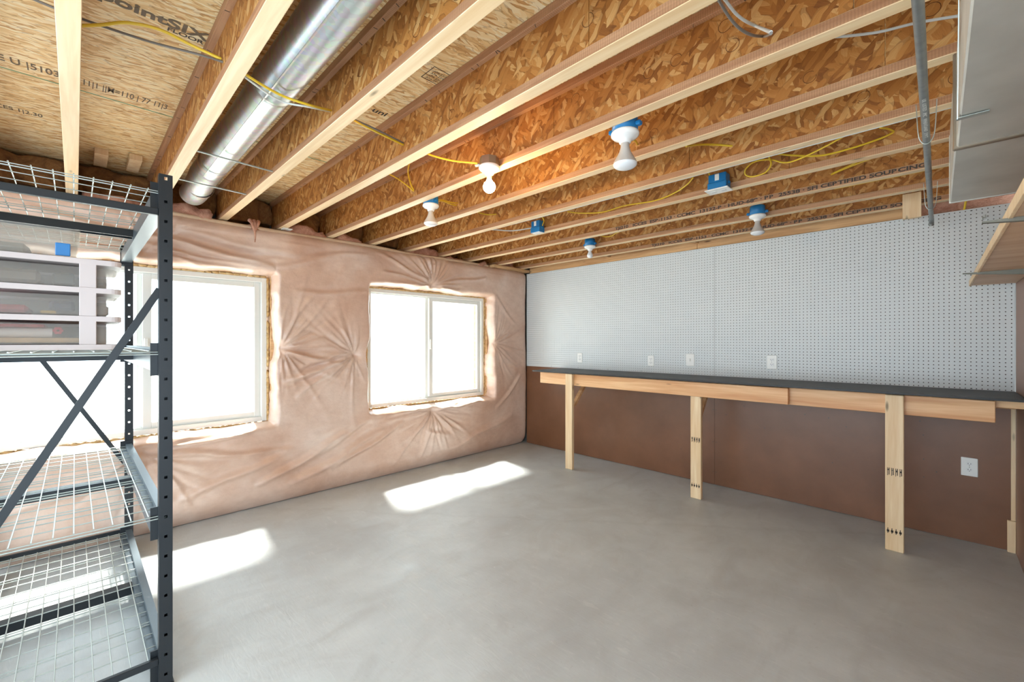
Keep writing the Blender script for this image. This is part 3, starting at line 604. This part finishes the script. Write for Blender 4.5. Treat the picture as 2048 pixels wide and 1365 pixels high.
# ------------------------------------------------------------------ outlets and switch
def outlet(x, z, w, h, kind, label, y=YB):
    r = empty('wall_'+kind, label, kind, 'outlets above the bench' if (kind == 'outlet' and z > 1) else None, (x, y, z))
    MB().box((-w/2, -.006, -h/2), (w/2, -.0002, h/2), .0025).build('cover_plate', M['plastic_white'], r)
    if kind == 'outlet':
        for s in (-1, 1):
            c = MB(); n = 16; pts = [(.0165*math.cos(2*math.pi*k/n), -.0062, s*.0195+max(-.0115, min(.0115, .0165*math.sin(2*math.pi*k/n)))) for k in range(n)]
            c.prism(pts, (0, -.0025, 0)); so = c.build('socket', M['porcelain'], r)
            MB().box((-.0075, -.0092, s*.0195-.002), (-.0052, -.0086, s*.0195+.007)).box((.0052, -.0092, s*.0195-.001), (.0075, -.0086, s*.0195+.006)).box((-.0022, -.0092, s*.0195-.0085), (.0022, -.0086, s*.0195-.005)).build('slots', M['blackcable'], so)
    else:
        MB().box((-.005, -.012, -.012), (.005, -.005, .012), .001).build('toggle', M['porcelain'], r)
        MB().box((-.0055, -.007, -.0125), (.0055, -.0055, .0125)).build('toggle_slot', plain('ivory_plastic', srgb(226, 214, 180), .4), r)
    MB().box((-.002, -.0068, -.002), (.002, -.0058, .002)).build('screw', M['screw'], r)
outlet(-2.996, 1.143, .07, .112, 'outlet', 'white outlet on the pegboard nearest the window wall')
outlet(-2.105, 1.135, .07, .108, 'outlet', 'white outlet on the pegboard just left of the light switch')
outlet(-1.701, 1.157, .082, .118, 'switch', 'white toggle switch plate on the left pegboard panel')
outlet(-1.004, 1.159, .078, .118, 'outlet', 'white outlet on the right pegboard panel above the bench')
outlet(.153, .502, .078, .122, 'outlet', 'white outlet low on the brown hardboard under the bench')

# ------------------------------------------------------------------ ceiling lamps and boxes
def lampholder(r, z=0):
    MB().lathe([(0, .004), (.052, .004), (.056, -.002), (.056, -.010), (.047, -.019), (.032, -.026), (.025, -.031), (.023, -.040), (.020, -.042), (.0, -.042)], (0, 0, z), 32).build('lampholder', M['porcelain'], r)
def ceiling_lamp(loc, box, bulb, label, sc=1.0, tilt=0):
    r = empty('ceiling_lamp', label, 'ceiling lamp', 'bare lampholders screwed to the joists', loc); r.scale = (sc, sc, sc)
    if box == 'blue':
        b = MB().lathe([(0, .072), (.044, .072), (.05, .066), (.052, .004), (.0, .004)], (0, 0, 0), 20)
        b.build('junction_box', M['bluebox'], r)
        e = MB()
        for s in (-1, 1): e.box((s*.050, -.012, .012), (s*.072, .012, .03), .004)
        e.box((-.01, .03, .01), (.01, .058, .05), .002); e.build('box_ear', M['bluebox'], r)
    else:
        MB().lathe([(0, .046), (.05, .046), (.051, .004), (0, .004)], (0, 0, 0), 8, False).build('junction_box', M['steelbox'], r)
        MB().tube([(-.05, -.02, .02), (-.075, -.03, .02)], .009, 8).build('cable_clamp', M['zinc'], r)
    lampholder(r)
    if bulb == 'reflector':
        MB().lathe([(.017, -.038), (.0175, -.056), (.019, -.062), (.023, -.076), (.031, -.092), (.040, -.108), (.0455, -.118), (.0475, -.125)], (0, 0, 0), 32).build('bulb_body', M['reflector'], r)
        MB().lathe([(.0475, -.125), (.0465, -.131), (.040, -.137), (.026, -.143), (.010, -.146), (0, -.1465)], (0, 0, 0), 32).build('bulb_face', M['frost'], r)
    elif bulb == 'small':
        MB().lathe([(.0145, -.038), (.0145, -.052), (.017, -.060), (.024, -.074), (.028, -.088), (.027, -.100), (.018, -.112), (0, -.117)], (0, 0, 0), 24).build('bulb', M['frost'], r)
    else:
        MB().lathe([(.0135, -.048), (.0135, -.064), (.0145, -.070)], (0, 0, 0), 24).build('bulb_collar', M['reflector'], r)
        pr = [(.0145, -.070)]+[(.0325*math.sin(a), -.105+.0325*math.cos(a)) for a in np.linspace(.55, math.pi, 14)]
        MB().lathe(pr, (0, 0, 0), 28).build('glowing_bulb', M['lit'], r)
    return r
ceiling_lamp((-1.68, 1.533, 2.258), 'steel', 'lit', 'glowing bare bulb in a white lampholder under a steel box', 1.0)
ceiling_lamp((-.975, 1.695, 2.252), 'blue', 'reflector', 'unlit reflector bulb right of the glowing one, largest in the photo', 1.08)
ceiling_lamp((-2.445, 1.695, 2.262), 'blue', 'reflector', 'unlit reflector bulb left of the glowing bulb, towards the windows', .98)
ceiling_lamp((-2.433, J[9].location.y-.085, 2.272), 'blue', 'small', 'small unlit pear bulb near the far corner by the pegboard', 1.0)
ceiling_lamp((-.95, J[9].location.y-.085, 2.272), 'blue', 'reflector', 'unlit reflector bulb hanging closest to the pegboard', 1.0)
def blue_box(loc, w, d, h, cover, label):
    r = empty('junction_box', label, 'junction box', 'square blue boxes on the joist side', loc)
    MB().box((-w/2, -d/2, 0), (w/2, d/2, h*.45), .003).box((-w/2+.004, -d/2+.005, h*.45), (w/2-.004, d/2, h), .003).build('box_body', M['bluebox'], r)
    MB().box((-.012, -d/2-.001+.004, h*.55), (.012, -d/2+.006, h*.95)).build('barcode_sticker', M['plastic_white'], r)
    MB().box((w/2, -.01, h*.3), (w/2+.01, .01, h*.45), .002).build('screw_lug', M['bluebox'], r)
    if cover:
        MB().box((-w/2-.012, -d/2-.016, -.006), (w/2+.012, d/2+.006, 0), .002).build('cover_plate', M['plastic_white'], r)
        for s in (-1, 1): MB().box((s*.028-.014, -.014, -.0075), (s*.028+.014, .014, -.006), .001).build('socket', M['porcelain'], r)
    else: MB().box((-w/2+.004, -d/2+.004, -.002), (w/2-.004, d/2-.004, .001)).build('cover_plate', M['plastic_white'], r)
y7 = J[7].location.y-FW/2
blue_box((-.95, y7-.040, 2.262), .11, .075, .095, True, 'blue box with a white duplex outlet cover facing down')
blue_box((-2.425, y7-.036, 2.262), .10, .07, .098, False, 'plain blue box with a white cable entering its left side')

# ------------------------------------------------------------------ round duct
d = MB(); R0 = .078; yc, zc = .572, 2.385
def ring_x(x, r, n=36, y=yc, z=zc): return [(x, y+r*math.cos(2*math.pi*k/n), z+r*math.sin(2*math.pi*k/n)) for k in range(n)]
prof = [(1.9, R0)]
for xs_ in (.55, -.70, -1.93, -2.95):
    prof += [(xs_+.012, R0), (xs_+.008, R0+.0025), (xs_, R0+.0028), (xs_-.001, R0-.0015), (xs_-.03, R0-.002), (xs_-.05, R0)]
prof += [(-3.18, R0), (-3.20, R0+.001)]
dr = empty('round_duct', 'long round galvanised steel duct between the second and third joists', 'duct')
vs = [v for x, r in prof for v in ring_x(x, r)]; n = 36
d.add(vs, [[i*n+k, i*n+(k+1) % n, (i+1)*n+(k+1) % n, (i+1)*n+k] for i in range(len(prof)-1) for k in range(n)], True); d.build('duct_pipe', M['duct'], dr)
e = MB(); pts = [(-3.19, yc, zc), (-3.28, yc-.002, zc-.006), (-3.36, yc-.004, zc-.02), (-3.44, yc-.006, zc-.035), (-3.52, yc-.008, zc-.045), (-3.60, yc-.01, zc-.045)]
e.tube(pts, [R0, R0+.001, R0-.002, R0, R0-.002, R0-.002], 36); e.build('elbow', M['duct'], dr)
for x, dz in ((-3.02, 0), (-3.43, -.033)):
    tpe = MB(); tpe.tube([(x-.018, yc-.003*(dz < 0), zc+dz), (x+.018, yc, zc+dz+.002)], R0+.0025, 36, False); tpe.build('foil_tape', M['foil'], dr)
sm = MB(); sm.box((-3.1, yc-.040, zc-R0+.008), (1.9, yc-.034, zc-R0+.012)); sm.build('lock_seam', M['duct'], dr)
for q, x in enumerate((-2.62, -3.15)):
    o = MB().tube([(x, J[1].location.y+FW/2-.02, ZJ+.017), (x-.01, J[2].location.y-FW/2+.02, ZJ+.013)], .0045, 8).build('duct_hanger', M['zinc']); tag(o, 'thin steel support rod under the round duct, %s' % ['nearer the camera', 'nearer the window wall'][q], 'support rod', 'rods under the round duct')

# ------------------------------------------------------------------ rectangular trunk duct at the right
td = empty('trunk_duct', 'large rectangular grey sheet-metal duct at the upper right', 'duct')
MB().box((.044, -1.0, 1.96), (.342, 1.982, 2.258), .004).build('duct_section', M['trunk'], td)
MB().box((.040, 1.994, 1.958), (.342, 2.745, 2.258), .004).build('duct_section', M['trunk'], td)
MB().box((.036, 1.978, 1.953), (.345, 1.998, 2.262), .003).build('drive_cleat', M['steelbox'], td)  # darker metal than the duct, paints in the shadow line at the joint
MB().box((.038, 2.742, 1.955), (.344, 2.752, 2.26), .002).build('end_flange', M['trunk'], td)
hs = MB(); hs.beam((.040, 1.60, 2.262), (.040, 1.72, 1.956), .018, .002, (1, 0, 0)).beam((.038, 1.72, 1.956), (.10, 1.72, 1.956), .018, .002).beam((-.03, 1.60, ZJ-.004), (.04, 1.60, ZJ-.004), .02, .002)
tag(hs.build('hanger_strap', M['zinc']), 'bent metal strap holding the rectangular duct to a joist', 'strap')

# ------------------------------------------------------------------ pipe with wire hooks
pr = empty('metal_pipe', 'thin grey metal pipe hanging below the joists beside the rectangular duct', 'pipe')
ZPI = 2.145
a_, b_ = at(1826, -160, z=ZPI), at(1861, 405, z=ZPI); b_ = Vector((b_.x, 3.98, ZPI)); 
MB().tube([a_, b_], .0118, 20).build('pipe', M['pipe'], pr)
c0 = a_.lerp(b_, .60); MB().tube([c0, a_.lerp(b_, .63)], .0124, 20).build('coupling', M['pipe'], pr)
MB().tube(spline([b_-Vector((0, .03, 0)), b_+Vector((0, .02, 0)), b_+Vector((0, .045, -.012)), b_+Vector((0, .055, -.03))], 5), .0135, 20).build('elbow', M['pipe'], pr)
dr_ = (b_-a_).normalized(); q = at(1836, 20, z=ZPI-.012)
tx = text('UL  LISTED   IMC   WHEATLAND   E M T', 'stamped_print', M['pipeprint'], (a_.lerp(b_, .29).x-.004, a_.lerp(b_, .29).y, ZPI-.0125), dr_, (1, 0, 0), .014, None, 1.5); tx.parent = pr
def hook(y, zt, label):
    t_ = (y-a_.y)/(b_.y-a_.y); x = a_.x+(b_.x-a_.x)*t_
    p_ = spline([(x-.03, y-.02, zt), (x-.024, y-.008, ZPI+.03), (x-.014, y, ZPI-.004), (x, y, ZPI-.0145), (x+.014, y, ZPI-.004), (x+.024, y-.008, ZPI+.03), (x+.03, y-.02, zt)], 6)
    tag(MB().tube(p_, .0017, 6).build('pipe_hook', M['zinc']), label, 'hook', 'wire hooks on the pipe')
hook(J[6].location.y-FW/2-.002+0.0, ZJ+.02, 'U-shaped wire hook holding the grey pipe, nearer the camera')
hook(J[9].location.y-FW/2-.002, ZJ+.02, 'U-shaped wire hook holding the grey pipe near the pegboard')
# ------------------------------------------------------------------ plywood shelf on brackets, right wall
ps = MB().box((.160, -.2, 1.705), (XD-.001, YB-.03, 1.723), .001).build('plywood_shelf', M['ply'])
MB().box((.150, -.2, 1.702), (.1598, YB-.03, 1.738), .001).build('edge_band', M['stud'], ps)
tag(ps, 'pale plywood shelf board fixed to the right wall', 'shelf')
for q, y in enumerate((3.36, 1.95)):
    r = MB().prism([(.098, y-.010, 1.7045), (XD-.003, y-.010, 1.7045), (XD-.003, y-.010, 1.674), (.098, y-.010, 1.700)], (0, .02, 0)).build('shelf_bracket', M['shelfmetal'])
    MB().box((XD-.004, y-.012, 1.50), (XD-.001, y+.012, 1.704)).build('wall_leg', M['shelfmetal'], r)
    tag(r, 'tapered metal bracket under the plywood shelf, %s' % ['the farther of two', 'the nearer of two'][q], 'bracket', 'brackets under the plywood shelf')
q = at(1968, 437, y=YB); o = MB().tube(spline([(q.x-.006, YB-.001, q.z), (q.x-.002, YB-.03, q.z-.002), (q.x+.004, YB-.045, q.z-.006), (q.x+.004, YB-.048, q.z+.012)], 5), .0022, 6).box((q.x-.008, YB-.004, q.z-.012), (q.x-.002, YB, q.z+.01)).build('peg_hook', M['zinc'])
tag(o, 'small wire peg hook at the upper right of the pegboard', 'hook')

# ------------------------------------------------------------------ cables
def cable(pts, r, mat, label, flat=False, n=8):
    o = MB().tube(spline(pts, n), r, 8).build('electrical_cable', M[mat]); tag(o, label, 'cable', 'loose wiring in the ceiling'); return o
yA, yB_, yC, yD, yE = [J[k].location.y for k in (0, 1, 2, 3, 4)]
cable([at(135, 53, z=2.38), at(163, 52, z=2.39), at(205, 50, z=2.42), at(255, 46, z=2.44), at(320, 60, z=2.45), at(385, 92, z=2.44), at(446, 120, y=yB_)], .0055, 'yellow', 'yellow cable arching between the two leftmost joists below printed subfloor')
cable([at(60, -4, z=2.50), at(163, 38, z=2.48), at(300, 84, z=2.46), at(400, 110, z=2.44), at(450, 126, y=yB_)], .0045, 'greycable', 'grey cable running straight beside the yellow one at the upper left')
zc1 = 2.36
cable([at(470, 132, y=yB_), at(495, 152, z=2.285), at(560, 190, z=2.285), at(620, 211, z=2.29), at(664, 222, y=yC)], .005, 'yellow', 'yellow cable crossing beneath the round duct')
cable([at(472, 138, y=yB_), at(497, 160, z=2.283), at(560, 202, z=2.28), at(620, 215, z=2.288), at(662, 224, y=yC)], .004, 'whitecable', 'white cable crossing beneath the round duct')
cable([at(690, 232, y=yC), at(712, 244, z=2.34), at(760, 268, z=2.35), at(808, 291, y=yD)], .005, 'yellow', 'yellow cable spanning from the third joist to the fourth')
cable([at(688, 228, y=yC), at(712, 241, z=2.345), at(760, 263, z=2.355), at(808, 287, y=yD)], .004, 'greycable', 'grey cable spanning from the third joist to the fourth')
cable([at(840, 300, y=yD+.03), at(862, 311, z=2.31), at(905, 322, z=2.30), at(955, 327, z=2.283)], .005, 'yellow', 'yellow cable feeding the steel box of the glowing bulb')
cable([at(820, 322, y=yE-.08), at(816, 345, y=yE-.03), at(822, 370, y=yE-.015), at(830, 384, y=yE)], .0045, 'yellow', 'yellow cable drooping left of the glowing bulb, steeper of two')
cable([at(768, 345, y=yE-.12), at(790, 355, y=yE-.06), at(812, 370, y=yE-.03), at(829, 385, y=yE)], .0045, 'yellow', 'yellow cable drooping left of the glowing bulb, shallower of two')
y5, y6, y7_, y8, y9, y10 = [J[k].location.y for k in (5, 6, 7, 8, 9, 10)]
cable([(-2.44, 1.74, 2.31), at(885, 401, y=y5-.20), at(905, 406, y=y5-.08), at(916, 407, y=y5)], .0045, 'yellow', 'upper yellow cable leaving the left reflector lamp box')
cable([(-2.44, 1.74, 2.30), at(885, 403, y=y5-.20), at(902, 409, y=y5-.08), at(914, 412, y=y5)], .0045, 'yellow', 'lower yellow cable leaving the left reflector lamp box')
cable([at(945, 420, y=y6-.30), at(958, 426, y=y6-.15), at(975, 430, y=y6-.06), at(994, 429, y=y6)], .0045, 'yellow', 'short yellow cable between the middle joists right of the left reflector lamp')
cable([(-.96, 1.75, 2.30), at(1264, 276, y=1.84), at(1272, 284, y=1.93), at(1275, 290, y=y5)], .005, 'yellow', 'short yellow cable behind the largest reflector bulb')
cable([at(1436, -14, z=2.30), at(1450, 0, z=2.30), at(1470, 26, z=2.305), at(1490, 42, z=2.31), at(1515, 54, z=2.33), at(1542, 65, y=yD)], .0042, 'whitecable', 'pale cable drooping at the top edge of the photo, upper of the pair')
cable([at(1426, -14, z=2.28), at(1438, 2, z=2.28), at(1458, 34, z=2.285), at(1480, 58, z=2.29), at(1505, 71, z=2.30), at(1530, 73, z=2.33), at(1542, 67, y=yD)], .0042, 'greycable', 'dark grey cable drooping at the top edge of the photo, lower of the pair')
cable([at(1670, 74, y=y5-.33), at(1700, 72, y=y5-.28), at(1760, 64, y=y5-.2), at(1830, 47, y=y5-.12), at(1900, 35, y=y5-.08), at(1960, 26, y=y5-.06)], .0045, 'whitecable', 'white cable passing behind the grey pipe to the rectangular duct')
# white cable stapled along the lower edge of the seventh joist
yw = y6+FW/2+.004
cable([(-2.66, yw, ZJ+.006), (-1.9, yw, ZJ+.003), (-1.0, yw, ZJ+.004), (-.3, yw, ZJ+.003), (.34, yw, ZJ+.006)], .005, 'whitecable', 'long white cable stapled along the lower edge of the seventh joist')
cable([(-2.66, yw, ZJ+.006), (-2.6, y7-.16, ZJ+.02), (-2.475, y7-.04, ZJ+.045)], .005, 'whitecable', 'white cable stub from the seventh joist into the plain blue box')
cable([at(1085, 452, y=y7-.08), at(1088, 441, y=y7-.06), at(1083, 432, y=y7-.1), at(1090, 426, y=y7-.12)], .0045, 'yellow', 'short yellow cable rising behind the plain blue box')
cable([at(1135, 424, y=y7_-.12), at(1160, 427, y=y7_-.05), at(1205, 425, y=y7_-.02), at(1250, 412, y=y7_-.02), at(1310, 402, y=y7_-.03), at(1350, 386, y=y7_-.05), at(1375, 369, y=y7_-.12), at(1386, 356, y=y7_-.2)], .0045, 'yellow', 'long yellow cable sagging between the two square blue boxes')
cable([(-1.0, y7-.03, 2.35), at(1419, 350, y=y7-.05), at(1416, 343, y=y7-.12)], .0045, 'yellow', 'short yellow cable entering the top of the outlet box')
cable([at(1372, 293, y=y6-.30), at(1400, 290, y=y6-.15), at(1430, 290, y=y6-.05), at(1466, 293, y=y6)], .0055, 'yellow', 'yellow cable above the outlet box in the next joist bay')
cable([at(1540, 306, y=y7_-.30), at(1580, 311, y=y7_-.2), at(1640, 312, y=y7_-.12), at(1700, 298, y=y7_-.08), at(1760, 278, y=y7_-.04), at(1788, 265, y=y7_)], .005, 'yellow', 'yellow cable sweeping straight along the bay left of the grey pipe')
cable([at(1760, 256, y=y7_-.2), at(1778, 259, y=y7_-.08), at(1788, 264, y=y7_)], .0045, 'yellow', 'yellow cable end curving into a web hole left of the grey pipe')
cable([at(1690, 272, y=y7_-.26), at(1650, 294, y=y7_-.2), at(1600, 318, y=y7_-.14), at(1570, 326, y=y7_-.1), at(1540, 320, y=y7_-.09), at(1510, 324, y=y7_-.08), at(1492, 338, y=y7_-.06), at(1491, 350, y=y7_-.05), at(1505, 354, y=y7_-.04), at(1530, 346, y=y7_-.04), at(1542, 330, y=y7_-.07), at(1538, 314, y=y7_-.14)], .0045, 'yellow', 'looped yellow cable coil right of the outlet box')
cable([at(1757, 312, y=y8-.36), at(1720, 326, y=y8-.2), at(1690, 338, y=y8-.1), at(1662, 350, y=y8)], .005, 'yellow', 'doubled yellow cable near the certified lettering, thicker strand')
cable([at(1712, 326, y=y8-.3), at(1690, 336, y=y8-.15), at(1664, 348, y=y8)], .004, 'yellow', 'doubled yellow cable near the certified lettering, thinner strand')
cable([at(1195, 470, y=y9-.2), at(1208, 474, y=y9-.1), at(1222, 473, y=y9-.1), at(1235, 466, y=y9-.16), at(1260, 458, y=y9-.28), at(1290, 452, y=y9-.34)], .0045, 'yellow', 'yellow cable hooked beside the small pear bulb')
cable([(-.45, y8+FW/2+.02, ZJ+.008), (-.2, y8+FW/2+.012, ZJ+.006), (.3, y8+FW/2+.012, ZJ+.008)], .0045, 'yellow', 'yellow cable along the ninth joist behind the grey pipe')
q = at(1932, 395, y=YB-.05); cable([(q.x+.02, YB-.05, ZS-.1), (q.x+.004, YB-.03, 2.30), (q.x-.006, YB+.01, 2.222)], .006, 'yellow', 'yellow cable dropping behind the pegboard below the rectangular duct')

# ------------------------------------------------------------------ wire shelving rack
RX0, RX1, RY0, RY1, RH = -3.78, -2.125, -.375, .268, 1.985
rk = empty('storage_rack', 'tall black steel storage rack with zinc wire decks at the left', 'rack')
PW, PD, TH = .042, .038, .0028
def post(x, y, sx, sy):
    """channel post: holed face towards +-x (sx), webs behind"""
    m = MB(); xf = x
    zs = [0]; z = .05
    hw, hh = .010, .0105
    yy = [y-PW/2, y-hw/2, y+hw/2, y+PW/2]
    cuts = []
    k = 0
    while z < RH-.05: cuts.append((z-hh/2, z+hh/2)); z += .0762
    cuts.append((RH-.022, RH-.010)); prev = 0.0
    for a, b in cuts:
        m.box((xf-TH, yy[0], prev), (xf, yy[3], a)); m.box((xf-TH, yy[0], a), (xf, yy[1], b)); m.box((xf-TH, yy[2], a), (xf, yy[3], b)); prev = b
    m.box((xf-TH, yy[0], prev), (xf, yy[3], RH))
    m.box((xf-sx*PD, yy[0], 0), (xf-TH, yy[0]+TH, RH)); m.box((xf-sx*PD, yy[3]-TH, 0), (xf-TH, yy[3], RH))
    if x > -3: m.box((xf-PD, yy[0]+TH, 0), (xf-PD+TH, yy[3]-TH, RH-.03))
    m.build('post', M['black'], rk)
    MB().box((xf-PD-.004, yy[0]-.004, 0), (xf+.004, yy[3]+.004, .012)).build('foot', M['blackcable'], rk)
for x in (RX1, RX0+PD):
    for y in (RY1-PW/2, RY0+PW/2): post(x, y, 1, 0)
DECKS = [.105, .662, 1.300, 1.925]
for z in DECKS:
    for s, y in ((1, RY1-.008), (-1, RY0+.008)):
        b = MB(); xa, xb = RX0+PD+.004, RX1-PD-.002; t_ = .03   # step beam with a ledge
        b.prism([(xa, y, z+.012), (xa, y-s*t_, z+.012), (xa, y-s*t_, z-.012), (xa, y-s*.052, z-.012), (xa, y-s*.052, z-.075), (xa, y, z-.075)], (xb-xa, 0, 0))
        bo = b.build('step_beam', M['blackbeam'], rk)
        for x in (xa, xb): MB().box((x-.003, y-s*.056, z-.095), (x+.003, y+s*.002, z+.032)).build('end_plate', M['black'], bo)
    # wire deck: long wires along x above, cross wires along y, doubled support wires
    w = MB(); xa, xb, ya, yb = RX0+.05, RX1-.03, RY0+.020, RY1-.020
    for k in range(13): y = ya+(yb-ya)*k/12; w.tube([(xa, y, z+.002), (xb, y, z+.002)], .0023, 6)
    nx = 15
    for k in range(nx+1):
        x = xa+(xb-xa)*k/nx; w.tube([(x, ya-.004, z-.003), (x, yb+.004, z-.003)], .0022, 6)
        if k % 3 == 0: w.tube([(x+.004, ya-.004, z-.012), (x+.004, yb+.004, z-.012)], .0026, 6)
    w.build('wire_deck', M['zinc'], rk)
    for xm in ((RX0+RX1)/2, ):
        c = MB(); c.prism([(xm-.035, RY0+.05, z-.018), (xm+.035, RY0+.05, z-.018), (xm+.035, RY0+.05, z-.055), (xm+.029, RY0+.05, z-.055), (xm+.029, RY0+.05, z-.024), (xm-.029, RY0+.05, z-.024), (xm-.029, RY0+.05, z-.055), (xm-.035, RY0+.05, z-.055)], (0, RY1-RY0-.1, 0)); c.build('deck_support', M['black'], rk)
for x in (RX1-.014, RX0+.01):
    for z in (.105, 1.842): MB().box((x-.014, RY0+PW, z-.016), (x+.004, RY1-PW, z+.010), .002).build('end_tie', M['black'], rk)
def brace(x, ya, za, yb, zb):
    MB().beam((x, ya, za), (x, yb, zb), .024, .006, (1, 0, 0)).build('diagonal_brace', M['black'], rk)
brace(RX1-.012, RY1-PW+.004, 1.54, RY0+PW-.004, .44)
brace(RX0+.012, RY1-PW+.004, .54, RY0+PW-.004, 1.60)

# ------------------------------------------------------------------ drawer organiser and clear bin on the rack
z0 = DECKS[2]+.006
du = empty('drawer_organiser', 'white three-tier organiser with clear drawers on the rack', 'drawer organiser')
FX = -2.33; DX0, DX1, DY0, DY1 = FX-.42, FX, -.36, .132
lv = [z0, z0+.110, z0+.220, z0+.330]
def rrect(x0, x1, y0, y1, r, n=5):
    out = []
    for cx, cy, a in ((x1-r, y1-r, 0), (x0+r, y1-r, 90), (x0+r, y0+r, 180), (x1-r, y0+r, 270)):
        for k in range(n+1): t_ = math.radians(a+90*k/n); out.append((cx+r*math.cos(t_), cy+r*math.sin(t_)))
    return out
for i, z in enumerate(lv):
    MB().prism([(x, y, z) for x, y in rrect(DX0, DX1, DY0, DY1, .03)], (0, 0, .020)).build('tier_plate', M['lidplastic'], du)
for z in lv[:-1]:
    for y in (.035, -.32): MB().box((FX-.008, y-.024, z+.020), (FX-.001, y+.024, z+.112), .002).build('upright_strip', M['lidplastic'], du)
for i, z in enumerate(lv[:-1]):
    b = MB(); outer = rrect(DX0+.02, DX1-.014, DY0+.02, DY1-.012, .045, 6); inner = rrect(DX0+.024, DX1-.018, DY0+.024, DY1-.016, .041, 6); n = len(outer)
    zb, zt = z+.0215, z+.098
    lo = [(x*1+(FX-.2-x)*.03, y+(-.1-y)*.05, zb) for x, y in outer]; hi = [(x, y, zt) for x, y in outer]; ih = [(x, y, zt) for x, y in inner]; il = [(x+(FX-.2-x)*.03, y+(-.1-y)*.05, zb+.003) for x, y in inner]
    b.add(lo+hi+ih+il, [[k, (k+1) % n, n+(k+1) % n, n+k] for k in range(n)]+[[n+k, n+(k+1) % n, 2*n+(k+1) % n, 2*n+k] for k in range(n)]+[[2*n+k, 2*n+(k+1) % n, 3*n+(k+1) % n, 3*n+k] for k in range(n)], True)
    b.add(lo, [list(range(n))]); b.build('drawer', M['clear'], du)
def item(name, a, b, c, label, cat, bev=.006, rough=.7):
    o = MB().box(a, b, bev).build(name, speck(name+'_colour', c, rough, 0, .15, 20)); tag(o, label, cat); return o
MB().box((DX0+.004, DY0+.01, lv[0]+.02), (DX0+.010, DY1-.03, lv[3]+.001), .001).build('added_back_panel', M['lidplastic'], du)  # opaque sheet added to keep the bright window from showing through the drawers
zb = [z+.028 for z in lv]
item('wooden_slats', (FX-.36, -.31, zb[0]), (FX-.03, .06, zb[0]+.018), srgb(206, 168, 120), 'stack of pale wooden slats in the bottom clear drawer', 'slats', .002)
o = MB().tube([(FX-.06, -.31, zb[0]+.037), (FX-.06, -.06, zb[0]+.037)], .018, 14).build('paper_roll', plain('white_paper_roll', srgb(225, 212, 206), .7)); tag(o, 'white paper roll lying in the bottom clear drawer', 'paper roll')
item('red_folder', (FX-.3, -.31, zb[0]+.057), (FX-.03, -.08, zb[0]+.068), srgb(170, 50, 56), 'thin red folder above the paper roll in the bottom drawer', 'folder', .002)
fl = MB(); fc = (FX-.0225, -.045, zb[0]+.045)
for k in range(6):
    a = k*math.pi/3; c = (fc[1]+.009*math.cos(a), fc[2]+.009*math.sin(a)); fl.prism([(fc[0], c[0]+.0055*math.cos(q*math.pi/4), c[1]+.0055*math.sin(q*math.pi/4)) for q in range(8)], (-.002, 0, 0))
tag(fl.build('paper_flower', plain('red_flower_paper', srgb(190, 60, 70), .6)), 'small red flower cut-out behind the front of the bottom drawer', 'flower')
item('red_cloth', (FX-.3, -.31, zb[1]), (FX-.03, -.12, zb[1]+.028), srgb(158, 48, 54), 'folded red cloth in the middle clear drawer', 'cloth', .01)
item('navy_pouch', (FX-.2, -.07, zb[1]+.012), (FX-.04, .0, zb[1]+.048), srgb(62, 66, 88), 'dark blue pouch in the middle clear drawer', 'pouch', .01)
item('yellow_tape', (FX-.08, -.09, zb[1]), (FX-.03, -.05, zb[1]+.010), srgb(200, 160, 60), 'flat yellow packet under the dark blue pouch', 'packet', .003)
item('grey_box', (FX-.3, .03, zb[1]), (FX-.06, .095, zb[1]+.035), srgb(150, 140, 134), 'small grey box at the right end of the middle drawer', 'box', .004)
item('dark_tools', (FX-.25, -.06, zb[2]), (FX-.04, .0, zb[2]+.045), srgb(66, 70, 66), 'dark grey tool case in the top clear drawer', 'case', .006)
item('brown_bag', (FX-.3, -.31, zb[2]), (FX-.04, -.09, zb[2]+.05), srgb(112, 98, 84), 'brown bag filling the left of the top clear drawer', 'bag', .012)
item('teal_packet', (FX-.2, -.31, zb[2]+.0505), (FX-.04, -.2, zb[2]+.066), srgb(70, 84, 92), 'slate blue packet on the brown bag in the top drawer', 'packet', .006)
item('grey_pouch', (FX-.22, .04, zb[2]), (FX-.06, .09, zb[2]+.03), srgb(120, 116, 108), 'soft grey pouch at the right end of the top drawer', 'pouch', .01)
cb = empty('clear_bin', 'translucent plastic bin with a blue latch on top of the organiser', 'bin')
bz = lv[3]+.0235; b = MB(); outer = rrect(DX0+.04, DX1-.02, -.35, .012, .03, 6); n = len(outer); hi = [(x, y, bz+.10) for x, y in outer]; lo = [(x+(FX-.2-x)*.06, y+(-.15-y)*.07, bz) for x, y in outer]
ih = [(x+(FX-.2-x)*.015, y+(-.15-y)*.02, bz+.10) for x, y in outer]; il = [(x+(FX-.2-x)*.07, y+(-.15-y)*.09, bz+.003) for x, y in outer]
b.add(lo+hi+ih+il, [[k, (k+1) % n, n+(k+1) % n, n+k] for k in range(n)]+[[n+k, n+(k+1) % n, 2*n+(k+1) % n, 2*n+k] for k in range(n)]+[[2*n+k, 2*n+(k+1) % n, 3*n+(k+1) % n, 3*n+k] for k in range(n)], True); b.add(lo, [list(range(n))])
b.build('bin_body', M['clear'], cb); MB().prism([(x+(FX-.2-x)*-.01, y+(-.15-y)*-.015, bz+.0975) for x, y in outer], (0, 0, .010)).build('bin_lid', M['clear'], cb)
MB().box((FX-.022, -.052, bz+.002), (FX-.014, -.012, bz+.050), .002).build('blue_latch', plain('blue_latch_plastic', srgb(38, 120, 186), .35), cb)
item('grey_cable_bundle', (FX-.3, -.26, bz+.008), (FX-.08, -.12, bz+.045), srgb(150, 146, 132), 'grey bundle lying inside the translucent bin', 'bundle', .016)
